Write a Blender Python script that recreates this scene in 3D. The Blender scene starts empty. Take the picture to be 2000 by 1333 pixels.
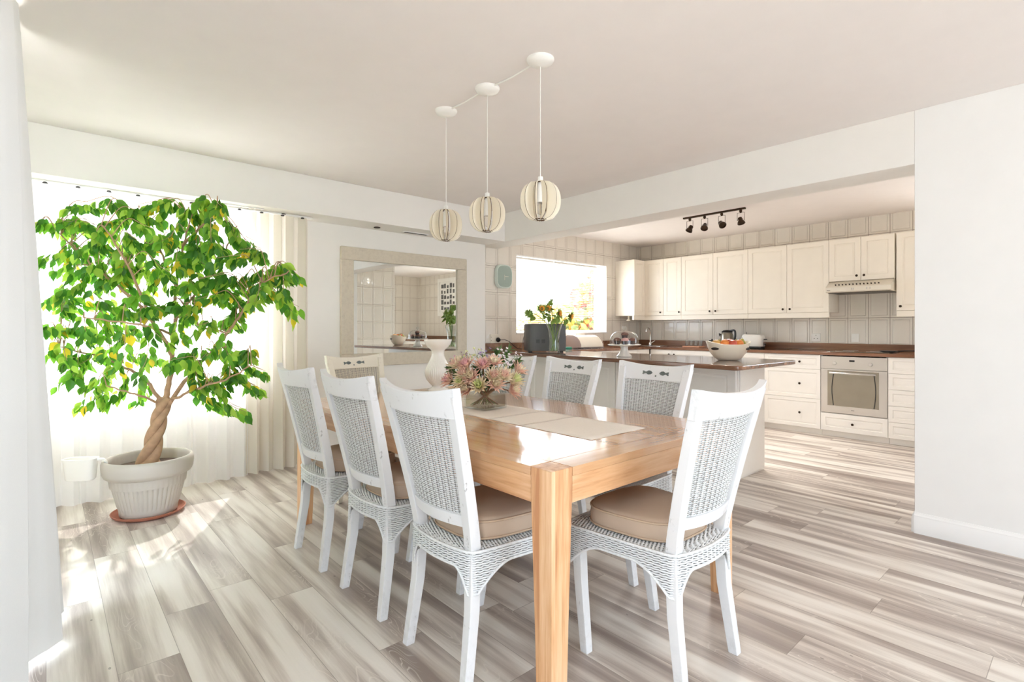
import bpy, bmesh, math, random
from mathutils import Vector, Matrix
random.seed(7)
PI = math.pi
SC = bpy.context.scene
COL = SC.collection

# ------------------------------------------------------------------ camera, world, sun, exposure
F_PX, CX, HY, CAMH = 1023.0, 1000.0, 642.0, 1.2
TH = math.atan(910.0 / 1023.0)
cam_d = bpy.data.cameras.new('camera'); cam = bpy.data.objects.new('camera', cam_d); COL.objects.link(cam)
cam.location = (0, 0, CAMH); cam.rotation_euler = (PI / 2, 0, -TH)
cam_d.sensor_width = 36; cam_d.lens = 36 * F_PX / 2000; cam_d.shift_y = -(666.5 - HY) / 2000
cam_d.clip_start = 0.02
SC.camera = cam
SC.cycles.transparent_max_bounces = 32; SC.cycles.max_bounces = 14; SC.cycles.diffuse_bounces = 8
SC.view_settings.view_transform = 'Standard'; SC.view_settings.look = 'None'
SC.view_settings.gamma = 1.0; SC.view_settings.exposure = 1.52; SC.view_settings.use_curve_mapping = False
world = bpy.data.worlds.new('sky'); SC.world = world; world.use_nodes = True
bg = world.node_tree.nodes['Background']
bg.inputs[0].default_value = (0.755, 0.875, 1.0, 1); bg.inputs[1].default_value = 3.0
sun_d = bpy.data.lights.new('sun', 'SUN'); sun_d.energy = 9.0; sun_d.angle = math.radians(1.0); sun_d.color = (1, .975, .94)
sun = bpy.data.objects.new('sun', sun_d); COL.objects.link(sun); sun.rotation_euler = (math.radians(-38), math.radians(22), 0)
def portal(name, loc, rot, sx, sy):
    d = bpy.data.lights.new(name, 'AREA'); d.shape = 'RECTANGLE'; d.size = sx; d.size_y = sy
    d.cycles.is_portal = True
    o = bpy.data.objects.new(name, d); COL.objects.link(o); o.location = loc; o.rotation_euler = rot
portal('portal_patio', (-0.47, 1.35, 1.15), (0, -PI / 2, 0), 2.4, 3.2)
portal('portal_rear', (1.85, -5.52, 1.2), (PI / 2, 0, 0), 3.5, 2.4)
portal('portal_dining', (0.6, 4.98, 1.45), (-PI / 2, 0, 0), 1.9, 1.45)
portal('portal_kitchen_side', (7.28, .41, 1.67), (0, PI / 2, 0), 1.3, .95)
portal('portal_kitchen_rear', (5.34, -2.22, 1.15), (PI / 2, 0, 0), .76, 2.3)
portal('portal_kitchen', (5.3, 5.2, 1.62), (-PI / 2, 0, 0), 1.9, 1.1)

# ------------------------------------------------------------------ pixel helpers (place measured points in the room)
FW = Vector((math.sin(TH), math.cos(TH), 0)); RT = Vector((math.cos(TH), -math.sin(TH), 0))
def ray(x, y): return FW + RT * ((x - CX) / F_PX) + Vector((0, 0, (HY - y) / F_PX))
CAMP = Vector((0, 0, CAMH))
def atD(x, y, d): return CAMP + ray(x, y) * d

# ------------------------------------------------------------------ materials
def srgb(r, g, b):
    f = lambda c: (c / 255 / 12.92) if c / 255 <= .04045 else ((c / 255 + .055) / 1.055) ** 2.4
    return (f(r), f(g), f(b), 1)
class NT:
    def __init__(s, name):
        s.m = bpy.data.materials.new(name); s.m.use_nodes = True; s.t = s.m.node_tree
        s.p = s.t.nodes['Principled BSDF']; s.out = s.t.nodes['Material Output']
    def n(s, typ, **kw):
        o = s.t.nodes.new(typ)
        for k, v in kw.items(): setattr(o, k, v)
        return o
    def l(s, a, b): s.t.links.new(a, b)
    def math(s, op, a, b=None, c=None):
        o = s.n('ShaderNodeMath', operation=op)
        for i, v in enumerate((a, b, c)):
            if v is None: continue
            if isinstance(v, (int, float)): o.inputs[i].default_value = v
            else: s.l(v, o.inputs[i])
        return o.outputs[0]
    def noise(s, vec, scale, detail=3, rough=.5, dist=0.0):
        o = s.n('ShaderNodeTexNoise'); o.inputs['Scale'].default_value = scale
        o.inputs['Detail'].default_value = detail; o.inputs['Roughness'].default_value = rough; o.inputs['Distortion'].default_value = dist
        if vec is not None: s.l(vec, o.inputs['Vector'])
        return o.outputs['Fac']
    def comb(s, x, y, z):
        o = s.n('ShaderNodeCombineXYZ')
        for i, v in enumerate((x, y, z)):
            if isinstance(v, (int, float)): o.inputs[i].default_value = v
            else: s.l(v, o.inputs[i])
        return o.outputs[0]
    def ramp(s, fac, stops):
        o = s.n('ShaderNodeValToRGB'); s.l(fac, o.inputs[0]); e = o.color_ramp.elements
        while len(e) < len(stops): e.new(.5)
        for q, (p, c) in zip(e, stops):
            q.position = p; q.color = c if len(c) == 4 else (*c, 1)
        return o.outputs[0]
    def mix(s, fac, a, b, mode='MIX'):
        o = s.n('ShaderNodeMix', data_type='RGBA', blend_type=mode)
        for i, v in ((0, fac), (6, a), (7, b)):
            if isinstance(v, (int, float)): o.inputs[i].default_value = v
            elif isinstance(v, tuple): o.inputs[i].default_value = v
            else: s.l(v, o.inputs[i])
        return o.outputs[2]
    def bump(s, h, strength=.3, dist=.002):
        o = s.n('ShaderNodeBump'); o.inputs['Strength'].default_value = strength; o.inputs['Distance'].default_value = dist
        s.l(h, o.inputs['Height']); s.l(o.outputs[0], s.p.inputs['Normal'])
    def obj(s):
        return s.n('ShaderNodeTexCoord').outputs['Object']
    def pos(s):
        o = s.n('ShaderNodeNewGeometry'); q = s.n('ShaderNodeSeparateXYZ'); s.l(o.outputs['Position'], q.inputs[0]); return q.outputs
    def sep(s, v):
        q = s.n('ShaderNodeSeparateXYZ'); s.l(v, q.inputs[0]); return q.outputs
def mat(name, col, rough=.5, metal=0.0, var=.06, vscale=6.0, bump=0.0, bscale=40.0, coat=0.0, spec=.5, sub=0.0):
    t = NT(name); p = t.p
    v = t.obj()
    n = t.noise(v, vscale, 3)
    a = tuple(max(0, c * (1 - var)) for c in col[:3]) + (1,); b = tuple(min(1, c * (1 + var)) for c in col[:3]) + (1,)
    t.l(t.ramp(n, [(.3, a), (.7, b)]), p.inputs['Base Color'])
    p.inputs['Roughness'].default_value = rough; p.inputs['Metallic'].default_value = metal
    p.inputs['Coat Weight'].default_value = coat; p.inputs['Coat Roughness'].default_value = .08
    p.inputs['Specular IOR Level'].default_value = spec
    if bump: t.bump(t.noise(v, bscale, 4), bump)
    return t.m
def glassy(name, tint=(1, 1, 1, 1), refl=1.0):
    t = NT(name); t.t.nodes.remove(t.p)
    tr = t.n('ShaderNodeBsdfTransparent'); tr.inputs[0].default_value = tint
    gl = t.n('ShaderNodeBsdfGlossy'); gl.inputs['Roughness'].default_value = .02
    fr = t.n('ShaderNodeLayerWeight'); fr.inputs[0].default_value = .5
    f = t.math('MULTIPLY_ADD', t.math('POWER', fr.outputs['Facing'], 3.0), .75 * refl, .05 * refl)
    mx = t.n('ShaderNodeMixShader'); t.l(f, mx.inputs[0]); t.l(tr.outputs[0], mx.inputs[1]); t.l(gl.outputs[0], mx.inputs[2])
    t.l(mx.outputs[0], t.out.inputs[0]); return t.m
def cloth_sheer(name, col, transp=.25, transl=.5):
    t = NT(name)
    v = t.obj(); w = t.noise(v, 900, 1)
    t.l(t.ramp(w, [(.2, tuple(c * .93 for c in col[:3])), (.8, col)]), t.p.inputs['Base Color'])
    t.p.inputs['Roughness'].default_value = .9; t.p.inputs['Specular IOR Level'].default_value = .1
    tl = t.n('ShaderNodeBsdfTranslucent'); tl.inputs[0].default_value = col
    tr = t.n('ShaderNodeBsdfTransparent'); tr.inputs[0].default_value = (1, 1, 1, 1)
    m1 = t.n('ShaderNodeMixShader'); m1.inputs[0].default_value = transl; t.l(t.p.outputs[0], m1.inputs[1]); t.l(tl.outputs[0], m1.inputs[2])
    m2 = t.n('ShaderNodeMixShader'); m2.inputs[0].default_value = transp; t.l(m1.outputs[0], m2.inputs[1]); t.l(tr.outputs[0], m2.inputs[2])
    t.l(m2.outputs[0], t.out.inputs[0]); return t.m
def leafy(name, col, trans=.5):
    t = NT(name)
    v = t.obj(); w = t.noise(v, 9, 2)
    a = tuple(c * .7 for c in col[:3]) + (1,)
    c_ = t.ramp(w, [(.3, a), (.7, col)]); t.l(c_, t.p.inputs['Base Color']); t.p.inputs['Roughness'].default_value = .38
    tl = t.n('ShaderNodeBsdfTranslucent'); bright = tuple(min(1, c * 1.25) for c in col[:3]) + (1,)
    t.l(t.ramp(w, [(.3, col), (.7, bright)]), tl.inputs[0])
    m1 = t.n('ShaderNodeMixShader'); m1.inputs[0].default_value = trans; t.l(t.p.outputs[0], m1.inputs[1]); t.l(tl.outputs[0], m1.inputs[2])
    t.l(m1.outputs[0], t.out.inputs[0]); return t.m
def tile_mat(name, axis, u0):
    t = NT(name); P = t.pos(); u = P[axis]; w = P[2]
    U = t.math('DIVIDE', t.math('SUBTRACT', u, u0), .206); W = t.math('DIVIDE', t.math('SUBTRACT', w, 1.322), .318)
    def edge(f, size):
        fr = t.math('FRACT', f); return t.math('MULTIPLY', t.math('MINIMUM', fr, t.math('SUBTRACT', 1.0, fr)), size)
    d = t.math('MINIMUM', edge(U, .206), edge(W, .318))
    g = t.math('LESS_THAN', d, .0022)
    cell = t.comb(t.math('FLOOR', U), t.math('FLOOR', W), 0)
    wn = t.n('ShaderNodeTexWhiteNoise', noise_dimensions='3D'); t.l(cell, wn.inputs[0])
    base = t.ramp(wn.outputs[0], [(0, srgb(230, 223, 212)), (1, srgb(237, 231, 221))])
    t.l(t.mix(g, base, srgb(152, 136, 122)), t.p.inputs['Base Color'])
    h = t.ramp(t.math('MULTIPLY', d, 10.0), [(0, (0, 0, 0)), (.02, (.5, .5, .5)), (.20, (.5, .5, .5)), (.25, (1, 1, 1)), (.30, (.45, .45, .45)), (.36, (.5, .5, .5))])
    und = t.noise(t.comb(t.math('MULTIPLY', u, 1), w, P[1 - axis if axis < 2 else 0]), 14, 1)
    hh = t.math('MULTIPLY_ADD', und, .25, h)
    t.bump(hh, .8, .010)
    t.l(t.math('MULTIPLY_ADD', g, .5, .10), t.p.inputs['Roughness']); return t.m
def floor_mat():
    t = NT('floor_planks'); P = t.pos()
    r = t.math('FLOOR', t.math('DIVIDE', P[0], .185))
    wn = t.n('ShaderNodeTexWhiteNoise', noise_dimensions='1D'); t.l(r, wn.inputs['W'])
    ys = t.math('DIVIDE', t.math('MULTIPLY_ADD', wn.outputs[0], 1.2, P[1]), 1.22)
    c = t.math('FLOOR', ys)
    w2 = t.n('ShaderNodeTexWhiteNoise', noise_dimensions='2D'); t.l(t.comb(r, c, 0), w2.inputs[0]); rnd = w2.outputs[0]
    off = t.math('MULTIPLY', rnd, 37.0)
    fx = t.math('FRACT', t.math('DIVIDE', P[0], .185)); fy = t.math('FRACT', ys)
    ex = t.math('MULTIPLY', t.math('MINIMUM', fx, t.math('SUBTRACT', 1.0, fx)), .185)
    ey = t.math('MULTIPLY', t.math('MINIMUM', fy, t.math('SUBTRACT', 1.0, fy)), 1.22)
    seam = t.math('LESS_THAN', t.math('MINIMUM', ex, ey), .0012)
    v1 = t.comb(t.math('ADD', t.math('MULTIPLY', P[0], 10.0), off), t.math('ADD', t.math('MULTIPLY', P[1], .75), off), off)
    streak = t.noise(v1, 1.0, 2, .5, .25)
    v2 = t.comb(t.math('ADD', t.math('MULTIPLY', P[0], 60.0), off), t.math('MULTIPLY', P[1], 2.2), off)
    fine = t.noise(v2, 2.0, 4, .6)
    s1 = t.math('ADD', t.math('MULTIPLY_ADD', fine, .16, streak), t.math('MULTIPLY_ADD', rnd, .10, -.13))
    col = t.ramp(s1, [(.33, srgb(152, 138, 129)), (.43, srgb(178, 165, 156)), (.52, srgb(210, 200, 190)), (.60, srgb(232, 225, 216)), (.72, srgb(238, 232, 224))])
    # cathedral grain: thin pale rings stretched along the plank, only in patches
    v3 = t.comb(t.math('ADD', t.math('MULTIPLY', P[0], 7.0), off), t.math('ADD', t.math('MULTIPLY', P[1], 1.6), off), 0)
    n3 = t.noise(v3, 1.3, 2, .5, .4)
    ring = t.math('SINE', t.math('MULTIPLY', n3, 120.0))
    ringm = t.ramp(ring, [(.80, (0, 0, 0)), (.97, (1, 1, 1))])
    patch = t.ramp(t.noise(t.comb(t.math('ADD', t.math('MULTIPLY', P[0], 5.0), off), P[1], off), 1.0, 2), [(.52, (0, 0, 0)), (.62, (1, 1, 1))])
    rm = t.math('MULTIPLY', t.math('MULTIPLY', ringm, patch), .45)
    col = t.mix(rm, col, srgb(240, 232, 222))
    vo = t.n('ShaderNodeTexVoronoi'); vo.inputs['Scale'].default_value = 5.0
    t.l(t.comb(t.math('MULTIPLY', P[0], 1.6), t.math('MULTIPLY', P[1], .8), 0), vo.inputs['Vector'])
    knot = t.math('MULTIPLY', t.math('LESS_THAN', vo.outputs['Distance'], .035), .6)
    col = t.mix(knot, col, srgb(105, 92, 84))
    col = t.mix(t.math('MULTIPLY', seam, .55), col, srgb(110, 96, 84))
    t.l(col, t.p.inputs['Base Color'])
    t.l(t.math('MULTIPLY_ADD', fine, .14, .34), t.p.inputs['Roughness'])
    t.bump(t.math('SUBTRACT', t.math('MULTIPLY', fine, .3), seam), .25, .001); return t.m
def wood(name, axis, c0, c1, c2, rough=.35, coat=0.0, strip=None, sc=1.0):
    t = NT(name); P = t.pos(); o = [i for i in range(3) if i != axis]
    if strip:   # glued staves across the first other axis
        r = t.math('FLOOR', t.math('DIVIDE', P[o[0]], strip)); r2 = t.math('FLOOR', t.math('DIVIDE', P[o[1]], strip)) if axis == 2 else 0.0
        w = t.n('ShaderNodeTexWhiteNoise', noise_dimensions='2D'); t.l(t.comb(r, r2, 0), w.inputs[0]); rnd = w.outputs[0]
    else: rnd = t.math('ADD', 0.5, 0.0)
    off = t.math('MULTIPLY', rnd, 23.0)
    v = t.comb(t.math('ADD', t.math('MULTIPLY', P[o[0]], 22.0 * sc), off), t.math('ADD', t.math('MULTIPLY', P[o[1]], 22.0 * sc), off), t.math('MULTIPLY', P[axis], 1.6 * sc))
    n = t.noise(v, 1.0, 4, .6, .15); fine = t.noise(v, 7.0, 3, .6)
    s_ = t.math('ADD', t.math('MULTIPLY_ADD', fine, .25, n), t.math('MULTIPLY_ADD', rnd, .22, -.23))
    t.l(t.ramp(s_, [(.3, c0), (.5, c1), (.72, c2)]), t.p.inputs['Base Color'])
    t.p.inputs['Roughness'].default_value = rough; t.p.inputs['Coat Weight'].default_value = coat; t.p.inputs['Coat Roughness'].default_value = .07
    t.bump(fine, .06, .001); return t.m
def paint_worn(name, col, under, amount=.60, rough=.42):
    t = NT(name); v = t.obj(); n = t.noise(v, 28, 5, .7)
    s_ = t.sep(v); n2 = t.noise(t.comb(t.math('MULTIPLY', s_[0], 60), t.math('MULTIPLY', s_[1], 60), t.math('MULTIPLY', s_[2], 5)), 1, 3, .6)
    k = t.ramp(t.math('MULTIPLY_ADD', n2, .4, t.math('MULTIPLY', n, .6)), [(amount, (0, 0, 0)), (amount + .07, (1, 1, 1))])
    geo = t.n('ShaderNodeNewGeometry')
    edge = t.ramp(geo.outputs['Pointiness'], [(.55, (0, 0, 0)), (.62, (1, 1, 1))])
    k2 = t.math('MULTIPLY', t.math('MAXIMUM', k, t.math('MULTIPLY', edge, t.ramp(n, [(.45, (0, 0, 0)), (.6, (1, 1, 1))]))), .65)
    t.l(t.mix(k2, col, under), t.p.inputs['Base Color']); t.p.inputs['Roughness'].default_value = rough
    t.bump(n2, .08, .001); return t.m

W = {}
W['wall'] = mat('wall_paint', srgb(236, 233, 228), .85, var=.01, bump=.02, bscale=160)
W['wall_white'] = mat('right_wall_paint', srgb(236, 235, 233), .8, var=.01, bump=.02, bscale=160)
W['ceil'] = mat('ceiling_paint', srgb(240, 234, 231), .9, var=.01)
W['trim'] = mat('trim_gloss', srgb(240, 239, 237), .4, var=.01)
W['floor'] = floor_mat()
W['tileX'] = tile_mat('kitchen_tiles_side', 1, 2.184)
W['tileY'] = tile_mat('kitchen_tiles_window', 0, 4.10)
W['cab'] = mat('cabinet_cream', srgb(240, 232, 218), .38, var=.015)
W['cabw'] = mat('cabinet_white', srgb(238, 234, 228), .38, var=.015)
W['knob'] = mat('aged_bronze', srgb(62, 50, 38), .35, .8)
W['steel'] = mat('brushed_steel', srgb(206, 201, 195), .36, .65, var=.04, vscale=3)
W['chrome'] = mat('chrome', srgb(215, 215, 215), .12, 1.0, var=.01)
W['ovenglass'] = mat('oven_glass', srgb(140, 132, 116), .06, .35, var=.05, coat=1.0)
W['dark'] = mat('black_plastic', srgb(28, 28, 30), .35)
W['darkgap'] = mat('dark_gap', srgb(60, 50, 42), .8)
W['grey'] = mat('microwave_grey', srgb(92, 92, 92), .35, .3, var=.04)
W['white'] = mat('white_plastic', srgb(240, 238, 232), .35, var=.01)
W['ceramic'] = mat('white_ceramic', srgb(240, 236, 228), .22, var=.01, coat=.5)
W['cream'] = mat('cream_enamel', srgb(226, 219, 204), .35, var=.02)
W['mint'] = mat('mint_plastic', srgb(214, 226, 218), .4, var=.02)
W['mintface'] = mat('clock_face', srgb(158, 174, 165), .5, var=.02)
W['chair'] = paint_worn('chair_white_paint', srgb(229, 230, 232), srgb(120, 116, 112), .60)
W['chaircream'] = paint_worn('chair_cream_paint', srgb(232, 226, 210), srgb(120, 108, 92), .60)
W['wicker'] = mat('white_wicker', srgb(226, 228, 229), .5, var=.10, vscale=120)
W['wickergap'] = mat('wicker_gap_shade', srgb(142, 142, 140), .8, var=.15, vscale=60)  # grey on stakes and backing paints in the shade between wicker strands
W['cushion'] = mat('beige_cotton', srgb(186, 165, 145), .75, var=.03, bump=.06, bscale=500)
W['piping'] = mat('beige_piping', srgb(190, 166, 142), .7, var=.03)
W['piping_dark'] = mat('dark_piping', srgb(96, 84, 74), .7, var=.03)
W['motif'] = mat('painted_motif', srgb(104, 112, 110), .6, var=.15, vscale=40)
OA, OB, OC = srgb(192, 134, 90), srgb(220, 170, 124), srgb(236, 196, 154)
W['woodY'] = wood('honey_oak_long', 1, OA, OB, OC, .3, .25)
W['woodX'] = wood('honey_oak_cross', 0, OA, OB, OC, .3, .25)
W['woodZ'] = wood('honey_oak_leg', 2, srgb(194, 136, 92), srgb(222, 174, 128), srgb(238, 200, 160), .38, .1, strip=.03)
W['woodtop'] = wood('honey_oak_top', 1, srgb(182, 126, 82), srgb(208, 156, 110), srgb(222, 176, 132), .2, .8, strip=.11, sc=.8)
W['woodtopX'] = wood('honey_oak_breadboard', 0, srgb(182, 126, 82), srgb(208, 156, 110), srgb(222, 176, 132), .16, .8, strip=.6, sc=.8)
W['counter'] = wood('counter_brown', 1, srgb(84, 52, 38), srgb(118, 78, 56), srgb(150, 106, 78), .12, .8, sc=.6)
W['splash'] = wood('upstand_brown', 1, srgb(96, 62, 42), srgb(128, 88, 62), srgb(152, 110, 80), .3, .3, sc=.6)
W['runner'] = mat('runner_linen', srgb(238, 228, 216), .85, var=.03, vscale=200, bump=.1, bscale=700)
W['runnerband'] = mat('runner_band', srgb(218, 206, 194), .85, var=.03, vscale=200)
W['mirror'] = mat('mirror_silver', srgb(228, 232, 230), .01, 1.0, var=0)
W['frame'] = paint_worn('mirror_whitewash', srgb(208, 198, 180), srgb(172, 160, 144), .60, .6)
W['pane'] = glassy('window_glass', (1, 1, 1, 1), .6)
W['glass'] = glassy('clear_glass', (.93, .945, .94, 1))
W['dome'] = glassy('dome_glass', (.985, .988, .985, 1), .55)
W['water'] = glassy('vase_water', (.88, .82, .75, 1), .5)
W['sheer'] = cloth_sheer('sheer_voile', srgb(250, 249, 248), .10, .40)
W['drape'] = cloth_sheer('dense_voile', srgb(238, 232, 222), .01, .25)
W['pot'] = mat('stone_grey_plastic', srgb(192, 185, 175), .5, var=.03, vscale=3)
W['terra'] = mat('terracotta', srgb(176, 112, 88), .7, var=.06)
W['soil'] = mat('soil', srgb(74, 56, 42), .95, var=.4, vscale=60, bump=.8, bscale=80)
W['bark'] = mat('bark', srgb(176, 142, 112), .8, var=.14, vscale=30, bump=.35, bscale=60)
W['leafd'] = leafy('leaf_dark', srgb(78, 140, 44), .5)
W['leafm'] = leafy('leaf_mid', srgb(118, 176, 56), .6)
W['leafl'] = leafy('leaf_lime', srgb(176, 214, 84), .65)
W['leafy'] = leafy('leaf_yellow', srgb(232, 208, 60), .6)
W['rail'] = mat('track_bronze', srgb(70, 54, 40), .4, .7)
W['lampwhite'] = mat('lamp_slat_paint', srgb(240, 232, 214), .5, var=.02)
W['lampedge'] = mat('lamp_slat_edge', srgb(92, 66, 40), .7)
W['bulb'] = glassy('bulb_glass', (.97, .95, .92, 1), 1.2)

# ------------------------------------------------------------------ mesh builder
class MB:
    def __init__(s): s.bm = bmesh.new(); s.mi = 0; s.T = None
    def v(s, p):
        p = Vector(p)
        return s.bm.verts.new(s.T @ p if s.T else p)
    def f(s, vs, mi=None):
        try: q = s.bm.faces.new(vs); q.material_index = s.mi if mi is None else mi; return q
        except ValueError: return None
    def bx(s, x0, x1, y0, y1, z0, z1):
        a = [s.v((x, y, z)) for z in (z0, z1) for x, y in ((x0, y0), (x1, y0), (x1, y1), (x0, y1))]
        for q in ((3, 2, 1, 0), (4, 5, 6, 7), (0, 1, 5, 4), (1, 2, 6, 5), (2, 3, 7, 6), (3, 0, 4, 7)): s.f([a[i] for i in q])
        return s
    def loops(s, L, cap=True, closed=True):
        R = [[s.v(p) for p in l] for l in L]
        for a, b in zip(R, R[1:]):
            n = len(a); m = n if closed else n - 1
            for i in range(m): s.f([a[i], a[(i + 1) % n], b[(i + 1) % n], b[i]])
        if cap and closed: s.f(R[0][::-1]); s.f(R[-1])
        return s
    def tube(s, pts, r, n=8, cap=True, flat=1.0):
        pts = [Vector(p) for p in pts]; R = r if isinstance(r, (list, tuple)) else [r] * len(pts)
        L = []; up = None
        for i, p in enumerate(pts):
            d = (pts[min(i + 1, len(pts) - 1)] - pts[max(i - 1, 0)])
            if d.length < 1e-9: d = Vector((0, 0, 1))
            d.normalize()
            if up is None: up = Vector((0, 0, 1)) if abs(d.z) < .9 else Vector((1, 0, 0))
            a = d.cross(up)
            if a.length < 1e-6: a = d.cross(Vector((0, 1, 0)))
            a.normalize(); b = a.cross(d).normalized(); up = b
            L.append([p + (a * math.cos(t) * flat + b * math.sin(t)) * R[i] for t in [2 * PI * k / n for k in range(n)]])
        return s.loops(L, cap)
    def lathe(s, prof, n=32, c=(0, 0, 0), sx=1, sy=1, cap=True, mod=None):
        L = []
        for r, z in prof:
            L.append([(c[0] + (r * (mod(t, z) if mod else 1)) * math.cos(t) * sx, c[1] + (r * (mod(t, z) if mod else 1)) * math.sin(t) * sy, c[2] + z) for t in [2 * PI * k / n for k in range(n)]])
        return s.loops(L, cap)
    def prism(s, poly, z0, z1): return s.loops([[(x, y, z0) for x, y in poly], [(x, y, z1) for x, y in poly]])
    def sweep(s, path, hw, hd):
        """rectangular section (half width x, half depth y) carried along points"""
        hw = hw if isinstance(hw, list) else [hw] * len(path); hd = hd if isinstance(hd, list) else [hd] * len(path)
        return s.loops([[(x - a, y - b, z), (x + a, y - b, z), (x + a, y + b, z), (x - a, y + b, z)] for (x, y, z), a, b in zip(path, hw, hd)])
    def ball(s, c, r, n=10, sz=1.0, sx=1.0, sy=1.0):
        prof = [(max(1e-4, math.sin(PI * k / n)) * r, -math.cos(PI * k / n) * r * sz) for k in range(n + 1)]
        return s.lathe(prof, n * 2, c, sx, sy)
    def build(s, name, m, parent=None, bevel=0, smooth=40, world=True, solid=0):
        bmesh.ops.recalc_face_normals(s.bm, faces=s.bm.faces)
        me = bpy.data.meshes.new(name); 
        o = bpy.data.objects.new(name, me); COL.objects.link(o)
        if parent is not None:
            o.parent = parent
            if world:
                off = Vector((0, 0, 0)); q = parent
                while q is not None: off += q.location; q = q.parent
                bmesh.ops.translate(s.bm, verts=s.bm.verts, vec=-off)
        s.bm.to_mesh(me); s.bm.free()
        for x in (m if isinstance(m, (list, tuple)) else [m]): me.materials.append(x)
        if smooth:
            for p in me.polygons: p.use_smooth = True
            me.set_sharp_from_angle(angle=math.radians(smooth))
        if bevel:
            b = o.modifiers.new('bevel', 'BEVEL'); b.width = bevel; b.segments = 2; b.limit_method = 'ANGLE'; wn = o.modifiers.new('flat_faces', 'WEIGHTED_NORMAL'); wn.keep_sharp = False; wn.weight = 80
        if solid:
            b = o.modifiers.new('solid', 'SOLIDIFY'); b.thickness = solid
        return o
def tag(o, label, cat, group=None, kind=None):
    o['label'] = label; o['category'] = cat
    if group: o['group'] = group
    if kind: o['kind'] = kind
    return o
def thing(name, label, cat, loc=(0, 0, 0), rz=0, group=None):
    o = bpy.data.objects.new(name, None); COL.objects.link(o); o.location = loc; o.rotation_euler = (0, 0, rz)
    o.empty_display_size = .1
    return tag(o, label, cat, group)
def struct(name, mb, m, bevel=0, smooth=40):
    o = mb.build(name, m, None, bevel, smooth); o['kind'] = 'structure'; return o
def copy_tree(o, parent=None):
    c = o.copy(); COL.objects.link(c)
    if parent is not None: c.parent = parent
    for ch in list(o.children): copy_tree(ch, c)
    return c
def lerp(a, b, t): return a + (b - a) * t
def sstep(t): t = max(0, min(1, t)); return t * t * (3 - 2 * t)

# ------------------------------------------------------------------ room shell
ZC = 2.485
XW, YD, YK, XK = 3.82, 4.74, 4.88, 7.05       # beam face, dining wall, kitchen window wall, kitchen side wall
m = MB(); m.bx(-.45, 7.3, -5.5, 5.3, -.1, 0); struct('floor', m, W['floor'])
m = MB(); m.bx(-.45, 7.3, -5.5, 5.3, ZC, ZC + .12); struct('ceiling', m, W['ceil'])
# dining back wall with a wide window hidden behind the voile
m = MB()
m.bx(-.45, -.15, YD, YD + .24, 0, ZC); m.bx(-.15, 1.42, YD, YD + .24, 0, .76); m.bx(-.15, 1.42, YD, YD + .24, 2.1, ZC); m.bx(1.42, 3.80, YD, YD + .24, 0, ZC)
struct('wall_back', m, W['wall'])
# kitchen window wall
KX0, KX1, KZ0, KZ1 = 4.409, 6.22, 1.13, 2.13
m = MB()
m.bx(3.80, KX0, YK, YK + .24, 0, ZC); m.bx(KX1, 7.3, YK, YK + .24, 0, ZC); m.bx(KX0, KX1, YK, YK + .24, 0, KZ0); m.bx(KX0, KX1, YK, YK + .24, KZ1, ZC)
struct('wall_kitchen_window', m, W['tileY'])
m = MB(); m.bx(XK, 7.3, -2.2, -.05, 0, ZC); m.bx(XK, 7.3, .88, YK, 0, ZC); m.bx(XK, 7.3, -.05, .88, 0, 1.04); m.bx(XK, 7.3, -.05, .88, 2.3, ZC); struct('wall_kitchen_side', m, W['tileX'])  # unseen opening put in this wall to bring more daylight into the kitchen
m = MB(); m.bx(5.72, 7.05, -2.2, -2.0, 0, ZC); m.bx(4.96, 5.72, -2.2, -2.0, 2.3, ZC); struct('wall_kitchen_rear', m, W['tileY'])  # door-sized gap out of view, added to let daylight into the kitchen
m = MB(); m.bx(4.10, 4.96, .25, .5, 0, ZC); m.bx(4.76, 4.96, -2.2, .25, 0, ZC); struct('wall_kitchen_stub', m, W['tileY'])
# right wall of the dining room, its beam over the opening and the bulkhead
m = MB(); m.bx(XW, XW + .28, -5.5, .729, 0, ZC); struct('wall_right', m, W['wall_white'], bevel=.003)
m = MB(); m.bx(XW, XW + .28, .729, YK, 2.168, ZC); struct('trim_1', m, W['wall'], bevel=.003)
m = MB(); m.bx(-.45, XW, 4.415, YD, 2.17, ZC); struct('trim_2', m, W['wall'], bevel=.003)
# left wall with patio opening; unseen rear opening is added to bring in daylight
m = MB(); m.bx(-.45, -.25, 2.95, YD, 0, ZC); m.bx(-.45, -.25, -5.5, -.2, 0, ZC); m.bx(-.45, -.25, -.2, 2.95, 2.3, ZC); struct('wall_left', m, W['wall'])
m = MB(); m.bx(-.25, .1, -5.5, -5.25, 0, ZC); m.bx(3.6, XW, -5.5, -5.25, 0, ZC); m.bx(.1, 3.6, -5.5, -5.25, 2.35, ZC); struct('wall_rear', m, W['wall'])
def skirting(name, pts):
    m = MB(); prof = [(0, 0), (.016, 0), (.016, .085), (.012, .095), (.012, .103), (.007, .110), (.005, .120), (0, .120)]
    L = []
    for (x, y, nx, ny) in pts: L.append([(x + nx * d, y + ny * d, z) for d, z in prof])
    m.loops(L); return struct(name, m, W['trim'], smooth=30)
skirting('baseboard_right', [(XW, -5.2, -1, 0), (XW, .7295, -1, 0)])
skirting('baseboard_right_end', [(XW + .0005, .7285, 0, 1), (XW + .27, .729, 0, 1)])
skirting('baseboard_back', [(-.25, YD, 0, -1), (3.80, YD, 0, -1)])
# plinth-like step outside: terrace ground and simple garden
m = MB(); m.bx(-14, 20, -14, 30, -.4, -.12); struct('ground', m, mat('terrace_paving', srgb(226, 220, 210), .9, var=.1, vscale=2))

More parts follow.
